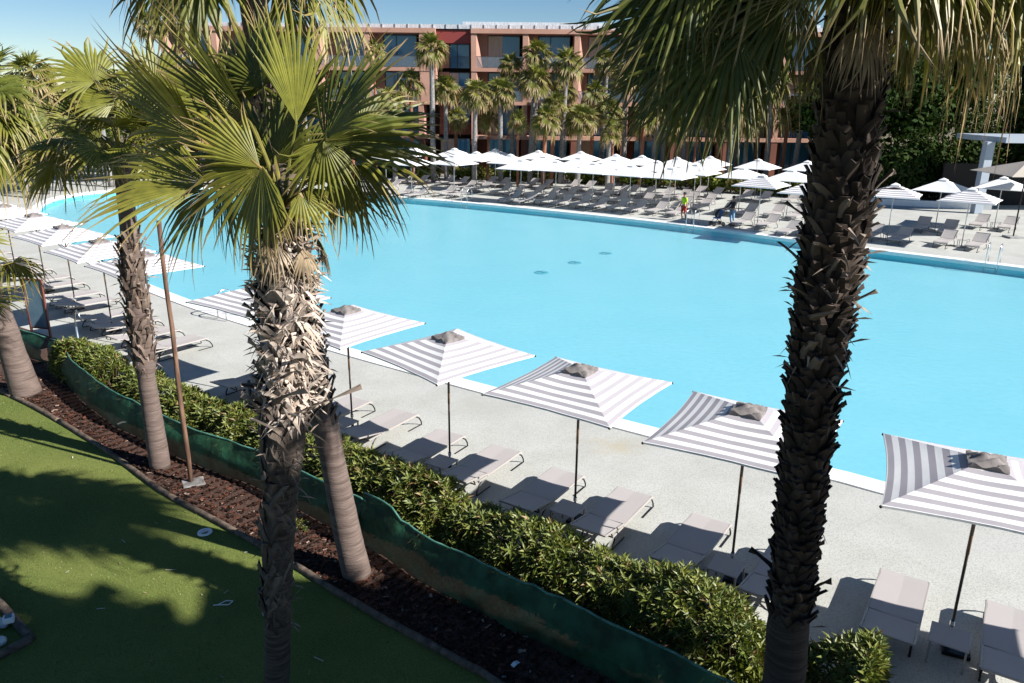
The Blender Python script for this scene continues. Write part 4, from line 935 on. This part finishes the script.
mb.box(0, 0, 2.01, .60, .05, .05); mb.box(0, 0, .48, .60, .05, .05); mb.build('frame', M['sign_frame'], root, bevel=.004)
tag(root, 'framed blue-grey notice board standing at the left end of the hedge', 'sign')
b = g(84, 378); root = empty('pool_shower', b, R(-40)); mb = MB(); mb.tube([(0, 0, 0), (-.02, 0, 1.25)], .035, 8); mb.build('post', M['steel_blue'], root, smooth=True)
mb = MB(); mb.tube([(-.02, 0, 1.25), (-.02, 0, 1.34), (.0, 0, 1.5), (.1, 0, 1.68), (.2, 0, 1.76), (.3, 0, 1.74), (.35, 0, 1.62), (.36, 0, 1.52)], .018, 8); mb.build('spout', M['steel'], root, smooth=True)
tag(root, 'slim dark shower post with curved steel spout behind the left shrub', 'shower')
# golf hole ring, wire frame, debris, box
mb = MB(); p0 = g(209, 540)
vs = []
for rr, z in ((.13, 0), (.125, .018), (.07, .018), (.065, 0)): vs += [(rr*cos(2*pi*k/28), rr*sin(2*pi*k/28), z) for k in range(28)]
mb.add(vs, [(a*28+k, a*28+(k+1) % 28, (a+1)*28+(k+1) % 28, (a+1)*28+k) for a in range(3) for k in range(28)]); mb.box(0, 0, .022, .12, .03, .008, .6)
o = mb.build('golf_ring', M['white']); o.location = (p0.x, p0.y, .026); tag(o, 'small white ring lying on the lawn near the log edging', 'ring')
mb = MB(); p0 = g(232, 611); q = [V((-.12, -.04, .01)), V((-.02, .06, .015)), V((.08, .06, .01)), V((.05, -.04, .015))]
for k in range(4): mb.bar(q[k], q[(k+1) % 4], .01)
mb.bar(q[0], q[0]+V((-.06, -.01, 0)), .01); o = mb.build('wire_marker', M['white']); o.location = (p0.x, p0.y, .026); tag(o, 'small white bent wire frame lying on shaded lawn', 'wire')
for i, (x, y, w_, nm, lb, cat) in enumerate([(124, 433, .2, 'paper_scrap', 'thin pale strip lying on the mulch near the slim palm', 'scrap'), (522, 667, .13, 'paper_scrap', 'pale blue scrap lying on dark mulch at the bottom', 'scrap'), (349, 545, .12, 'paper_scrap', 'pale scrap on mulch at the foot of the leaning smooth palm', 'scrap')]):
    p0 = g(x, y); mb = MB(); mb.add([(-w_/2, -.03, .0), (0, -.035, .02), (w_/2, -.03, .005), (w_/2, .04, .0), (0, .035, .025), (-w_/2, .03, .008)], [(0, 1, 4, 5), (1, 2, 3, 4)])
    o = mb.build(nm, M['white']); o.location = (p0.x, p0.y, .05); o.rotation_euler = (0, 0, .8); tag(o, lb, cat)
mb = MB()
for k in range(70):
    x = rng.uniform(-11, -2); y = rng.uniform(8.5, 16)
    if not inpoly(x, y, turf): continue
    a = rng.uniform(0, pi); l_ = rng.uniform(.015, .09); d = V((cos(a), sin(a), 0))*l_; e = V((-sin(a), cos(a), 0))*rng.uniform(.004, .012); q = V((x, y, .045))
    mb.add([q-d-e, q+d-e*.4, q+d+e, q-d+e], [(0, 1, 2, 3)], rng.choice([(.5, .45, .36), (.35, .25, .14), (.6, .58, .52)]))
tag(mb.build('leaf_litter', M['bark'], colors=True), 'dry straws and leaf bits scattered over the lawn', 'litter', kind='stuff')
c0 = g(38, 652); e1 = g(0, 610); e2 = g(-2, 674)
for nm, a, b_ in (('log rail of the corner planter running up to the edge', c0, e1+(e1-c0)*.25), ('log rail of the corner planter running along the bottom', c0, e2+(e2-c0)*.5)):
    mb = MB(); d = (b_-a); pts = [a+d*(k/6)+V((0, 0, .06)) for k in range(7)]; mb.tube(pts, .065, 10, jit=.07); o = mb.build('planter_log', M['log'], smooth=True); tag(o, nm, 'log', 'logs of the corner planter')
pb = g(14, 627, .2); root = empty('solar_lamp', (pb.x, pb.y, .12), .5); mb = MB(); mb.box(0, 0, .045, .14, .14, .09); mb.build('housing', M['white'], root, bevel=.015)
mb = MB(); mb.box(0, 0, .095, .085, .085, .008); mb.build('panel', M['steel_blue'], root); tag(root, 'small white box with dark top on the corner log', 'lamp')
for k in range(12):
    p0 = g(rng.uniform(-12, 16), rng.uniform(630, 660)); mb = MB(); s_ = rng.uniform(.06, .12); mb.ball((0, 0, s_*.5), s_, 9, 6, sc=(1, .8, .7))
    for q_ in range(len(mb.v)): vv = V(mb.v[q_]); mb.v[q_] = tuple(vv*(1+.2*noise.noise(vv*14+V((k, 0, 0)))))
    o = mb.build('white_stone', M['stone'], smooth=True); o.location = (p0.x, p0.y, .03); tag(o, 'white stone in the corner planter at lower left', 'stone', 'white stones in the corner planter')

# ------------------------------------------------------------------ hotel
YB = 78.0
def zx(px, py): p = gy(px, py, YB); return p.x, p.z
zs = [zx(520, y)[1] for y in (136, 101.5, 68, 32.5)]; ztop = zx(520, 28.5)[1]
root = empty('hotel', (0, YB, 0)); hy = 0.0
cols_px = [158, 209, 260, 312, 361, 414, 468, 519.6, 571, 622.5, 674, 726, 777.5, 829, 880.5]
cx = [zx(c, 60)[0] for c in cols_px]; D = 3.2
xs0, xs1 = cx[0]-.3, cx[-1]+.3; rec = (cx[5]+1.5, cx[6]-.25)
ext = MB(); ext.box((xs0+xs1)/2, D+6, ztop/2-.2, xs1-xs0, 12, ztop-.4+.0); ext.build('rear_block', M['dark_int'], root)
def in_rec(x): return rec[0] < x < rec[1]
# slabs
lv = [zs[0], zs[1], zs[2]]
for z in lv:
    for a, b_ in ((xs0, rec[0]), (rec[1], xs1)):
        mb = MB(); mb.box((a+b_)/2, D/2, z-.17, b_-a, D, .34); mb.build('floor_slab', M['salmon'], root)
for a, b_ in ((xs0, rec[0]), (rec[1], xs1)):
    mb = MB(); mb.box((a+b_)/2, D/2, zs[3]+.12, b_-a, D+.1, .42); mb.build('roof_slab', M['salmon'], root)
mb = MB(); mb.box((rec[0]+rec[1])/2, 1.6, zs[3]-.35, rec[1]-rec[0], 1.6, 1.15); mb.build('beam', M['redbeam'], root)
mb = MB(); mb.box((xs0+xs1)/2, D*.65, zs[3]+.52, xs1-xs0, D*.9, .38)
for k in range(int((xs1-xs0)/1.2)): mb.box(xs0+.6+k*1.2, D*.2-.05, zs[3]+.56, .05, .06, .42)
mb.box(12, D*.7, zs[3]+.86, 34, D*.6, .32); mb.build('roof_edge', M['roofmetal'], root)
# fins: slanted dividers
for i, x in enumerate(cx):
    for j in range(4):
        zb = 0 if j == 0 else lv[j-1]; zt = (lv[j]-.34 if j < 3 else zs[3]-.09)
        if i == 5:
            if j >= 2:
                mb = MB(); mb.box(x+.75, 1.6, (zb+zt)/2, 1.55, 3.1, zt-zb); mb.build('wall', M['salmon'], root); continue
        mb = MB(); th = .5 if j > 0 else .6; y0t, y0b = (-.12 if j > 0 else .2), (-.12 if j > 0 else .2)
        mb.box(x, D/2, (zb+zt)/2, th, D-.14, zt-zb)
        if j == 3 or j == 2:                                  # tapering pier face
            vs = [(x-.25, -.1, zt), (x+.12, -.1, zt), (x+.85 if j == 3 else x+.35, .9, zb), (x-.25, -.1, zb), (x+.12, .95, zt)]
            mb.add([(x+.25, .07, zt), (x+.25, .07, zb), (x+.80, .75, zb), (x+.32, .75, zt)], [(0, 1, 2, 3), (3, 2, 1, 0)])
        mb.build('pier', M['salmon'] if j > 0 else M['terra_shaded'], root)
# windows and balustrades bay by bay
for i in range(len(cx)-1):
    for j in range(4):
        x0 = cx[i]+.25; x1 = cx[i+1]-.25; zb = 0.02 if j == 0 else lv[j-1]+.01; zt = lv[j]-.35 if j < 3 else zs[3]-.1
        if i == 5: x0 = rec[0]+.1
        wl = MB(); yw = D-.9
        if j > 0 or i % 3 == 0: wl.box(x0+.5, yw+.05, (zb+zt)/2, 1.0, .1, zt-zb)
        if wl.v: wl.build('wall', M['salmon'] if j > 1 else M['terra_shaded'], root)
        a0 = x0+1.05 if wl.v else x0+.05; a1 = x1-.25
        if i == 5 and j < 3 and j > 0:
            mb = MB(); mb.box((x0+x1)/2, yw-.5, zb+.55, x1-x0, .08, 1.1); mb.build('parapet', M['terra_shaded'], root)
        fr = MB(); m3 = (a0*.62+a1*.38)
        for xx in (a0+.03, m3, a1-.03): fr.box(xx, yw+.04, (zb+zt)/2, .07, .1, zt-zb-.02)
        fr.box((a0+a1)/2, yw+.04, zt-.05, a1-a0-.15, .09, .08)
        f_ = fr.build('window', M['winframe'], root)
        pn = MB(); pn.add([(a0, yw+.06, zb), (a1, yw+.06, zb), (a1, yw+.06, zt-.02), (a0, yw+.06, zt-.02)], [(0, 1, 2, 3)]); pn.build('pane', M['glass'], f_)
        if (i*7+j*3) % 5 < 2:
            cu = MB(); vs = []
            for k in range(13): xx = a0+(a1-a0)*.45*k/12; vs += [(xx, yw-.02-.04*(k % 2), zb+.02), (xx, yw-.02-.04*(k % 2), zt-.1)]
            cu.add(vs, [(2*k, 2*k+2, 2*k+3, 2*k+1) for k in range(12)]); cu.build('curtain', M['curtain'], f_)
        if j > 1 and i != 5:
            bl = MB(); bl.box((x0+x1)/2, .08, zb+.5, x1-x0-.04, .02, .95); ba = bl.build('balustrade', M['balu'], root)
            rl = MB(); rl.box((x0+x1)/2, .08, zb+1.0, x1-x0-.04, .05, .04); rl.build('handrail', M['winframe'], ba)
        if i == 5 and j == 3:
            bl = MB()
            for k in range(28): bl.box(x0+(x1-x0)*k/27, yw-.7, zb+.5, .02, .02, 1)
            bl.box((x0+x1)/2, yw-.7, zb+1.02, x1-x0, .04, .04); bl.build('balustrade', M['winframe'], root)
        if j > 0 and (i+j) % 2 == 0 and i > 5:
            ch = MB(); xx = lerp(x0, x1, .6)
            ch.box(xx, .9, zb+.42, .5, .5, .05); ch.box(xx, 1.15, zb+.7, .5, .05, .55)
            for q_ in (-.22, .22):
                for w_ in (.68, 1.12): ch.box(xx+q_, w_, zb+.2, .04, .04, .4)
            ch.build('balcony_chair', M['winframe'], root)
tag(root, 'long terracotta and salmon hotel with open balconies beyond the pool', 'building')

# ------------------------------------------------------------------ right-hand pavilion, wall, terrace
p = g(953, 200); 
mb = MB(); a = g(862, 196.5); b_ = g(988, 200.5); mb.bar(a+V((0, 0, .22)), b_+V((0, 0, .22)), .3, .44); tag(mb.build('low_wall', M['coping']), 'low white wall behind the loungers at the right end of far deck', 'wall')
pc = g(973, 204); root = empty('pavilion', (pc.x, pc.y, 0)); mb = MB(); mb.box(0, 0, 2.4, .55, .55, 4.8); mb.build('pillar', M['greyblue'], root, bevel=.02)
mb = MB(); mb.box(11, 0, 2.4, .55, .55, 4.8); mb.build('pillar', M['greyblue'], root, bevel=.02)
mb = MB(); mb.box(7.0, 2, 4.95, 13.0, 6, .35); mb.build('roof', M['greyblue'], root)
mb = MB(); mb.box(6, 4.6, 1.5, 12.5, .2, 3.0); mb.build('rear_wall', M['dark_int'], root)
tag(root, 'grey-blue pavilion with a square pillar at the right edge', 'pavilion')
pc = gy(1014, 152, 44); root = empty('garden_umbrella', (pc.x+.6, pc.y, 0)); o = canopy_mesh('canopy', M['beige_canvas'], root, 2.0, 12, 3, pc.z+.1, pc.z-.6)
mb = MB(); mb.tube([(0, 0, 0), (0, 0, pc.z)], .04, 8); mb.build('pole', M['dark_metal'], root); mb = MB(); mb.box(0, 0, .05, .8, .8, .1); mb.build('base', M['concrete'], root)
tag(root, 'large beige square umbrella before the grey-blue pavilion', 'parasol')

# ------------------------------------------------------------------ people and pushchair
def skin_body(name, joints, bones, m, parent=None, sub=2):
    me = bpy.data.meshes.new(name); me.from_pydata([j[0] for j in joints], bones, []); me.materials.append(m)
    o = bpy.data.objects.new(name, me); col.objects.link(o)
    sk = o.modifiers.new('skin', 'SKIN'); sk.use_smooth_shade = True
    for i, j in enumerate(joints): me.skin_vertices[0].data[i].radius = (j[1], j[2] if len(j) > 2 else j[1])
    me.skin_vertices[0].data[0].use_root = True
    s_ = o.modifiers.new('sub', 'SUBSURF'); s_.levels = sub; s_.render_levels = sub
    if parent: o.parent = parent
    return o
def person(loc, rz, label, shirt, legs_m, short=False, reach=False, sc=1.0, hairm=None):
    root = empty('person', loc, rz); root.scale = (sc, sc, sc)
    ah = [(-.26, .02, 1.12), (-.27, -.12, .9), (-.27, -.2, .84)] if not reach else [(-.22, -.18, 1.17), (-.19, -.42, 1.05), (-.18, -.5, 1.04)]
    bh = [(.26, .0, 1.12), (.28, -.06, .88), (.285, -.1, .80)] if not reach else [(.22, -.18, 1.17), (.19, -.42, 1.05), (.18, -.5, 1.04)]
    J = [((0, 0, .95), .13, .10), ((0, 0, 1.18), .125, .095), ((0, 0, 1.40), .14, .09), ((0, -.01, 1.50), .05), ((0, -.02, 1.58), .055), ((0, -.03, 1.68), .082, .095), ((0, -.02, 1.76), .06),
         ((-.17, 0, 1.42), .06), (ah[0], .044), (ah[1], .034), (ah[2], .03), ((.17, 0, 1.42), .06), (bh[0], .044), (bh[1], .034), (bh[2], .03),
         ((-.1, 0, .88), .09), ((-.12, -.05, .5), .062), ((-.12, .03, .09), .042), ((-.12, -.12, .04), .036), ((.1, 0, .88), .09), ((.12, .02, .5), .062), ((.13, .10, .09), .042), ((.13, -.05, .04), .036)]
    E_ = [(0, 1), (1, 2), (2, 3), (3, 4), (4, 5), (5, 6), (2, 7), (7, 8), (8, 9), (9, 10), (2, 11), (11, 12), (12, 13), (13, 14), (0, 15), (15, 16), (16, 17), (17, 18), (0, 19), (19, 20), (20, 21), (21, 22)]
    skin_body('body', J, E_, M['skin'], root)
    f = 1.18
    JT = [((0, 0, .93), .15, .118), ((0, 0, 1.18), .143, .112), ((0, 0, 1.41), .152, .102), ((-.18, 0, 1.43), .072), (tuple(V((-.18, 0, 1.43)).lerp(V(ah[0]), .8 if not reach else 1)), .057), ((.18, 0, 1.43), .072), (tuple(V((.18, 0, 1.43)).lerp(V(bh[0]), .8 if not reach else 1)), .057)]
    ET = [(0, 1), (1, 2), (2, 3), (3, 4), (2, 5), (5, 6)]
    if reach: JT += [(tuple(V(ah[0]).lerp(V(ah[1]), .9)), .042), (tuple(V(bh[0]).lerp(V(bh[1]), .9)), .042)]; ET += [(4, 7), (6, 8)]
    skin_body('shirt', JT, ET, shirt, root, 1)
    k = .55 if short else .14
    JL = [((0, 0, .93), .15, .12), ((-.1, 0, .86), .108), ((-.12, -.05, .5), .078), ((.1, 0, .86), .108), ((.12, .02, .5), .078)]; EL = [(0, 1), (1, 2), (0, 3), (3, 4)]
    if not short: JL += [((-.12, .03, .12), .055), ((.13, .10, .12), .055)]; EL += [(2, 5), (4, 6)]
    skin_body('shorts' if short else 'trousers', JL, EL, legs_m, root, 1)
    mb = MB(); mb.ball((0, .0, 1.715), .115, 12, 8, sc=(.92, 1, .85)); mb.build('hair', hairm or M['hair'], root, smooth=True)
    for s in (-1, 1):
        x, y = (-.12, -.05) if s < 0 else (.13, .02); mb = MB(); mb.box(x, y, .035, .085, .26, .07); mb.build('shoe', M['white'] if short else M['black'], root, bevel=.02)
    return tag(root, label, 'person')
p1_ = g(680.5, 217.3); person((p1_.x, p1_.y, 0), R(-60), 'person in lime yellow shirt and red shorts standing by the far pool edge', M['lime'], M['red'], short=True, sc=1.0)
p2_ = g(729, 221); person((p2_.x, p2_.y, 0), R(-78), 'person in dark top and jeans pushing a pushchair on far deck', M['navy'], M['jeans'], reach=True, sc=1.0)
f = V((-cos(R(12)), -sin(R(12)), 0)); pc = V((p2_.x, p2_.y, 0))+V((-.95, -.15, 0))
root = empty('pushchair', pc, R(-78+180+180)); 
mb = MB()
for s in (-1, 1):
    mb.bar((s*.22, .42, 1.02), (s*.24, -.25, .22), .025); mb.bar((s*.24, .3, .15), (s*.22, -.05, .62), .025)
mb.bar((-.22, .42, 1.02), (.22, .42, 1.02), .03); mb.bar((-.24, -.25, .22), (.24, -.25, .22), .02); mb.build('frame', M['black'], root)
mb = MB(); mb.box(0, -.02, .48, .36, .34, .06); mb.add([(-.18, .12, .48), (.18, .12, .48), (.18, .24, .95), (-.18, .24, .95), (-.18, .16, .46), (.18, .16, .46), (.18, .28, .95), (-.18, .28, .95)], [(0, 1, 2, 3), (7, 6, 5, 4), (0, 4, 5, 1), (1, 5, 6, 2), (2, 6, 7, 3), (3, 7, 4, 0)]); mb.build('seat', M['blue'], root)
mb = MB(); vs = []
for i in range(7):
    a = pi*.08+i*pi*.62/6
    for k in range(7): x = -.2+.4*k/6; q_ = .34*(1-.1*abs(x)/.2); vs.append((x, .22-q_*sin(a)*1.0, .68+q_*cos(a)))
mb.add(vs, [(i*7+k, (i+1)*7+k, (i+1)*7+k+1, i*7+k+1) for i in range(6) for k in range(6)]); mb.build('hood', M['navy'], root, smooth=True)
for x, y in ((-.26, .3), (.26, .3), (-.24, -.28), (.24, -.28)):
    mb = MB(); mb.tube([(x-.02, y, .13), (x+.02, y, .13)], .13, 14); mb.build('wheel', M['black'], root)
tag(root, 'dark pushchair with blue seat in front of the person in jeans', 'pushchair')
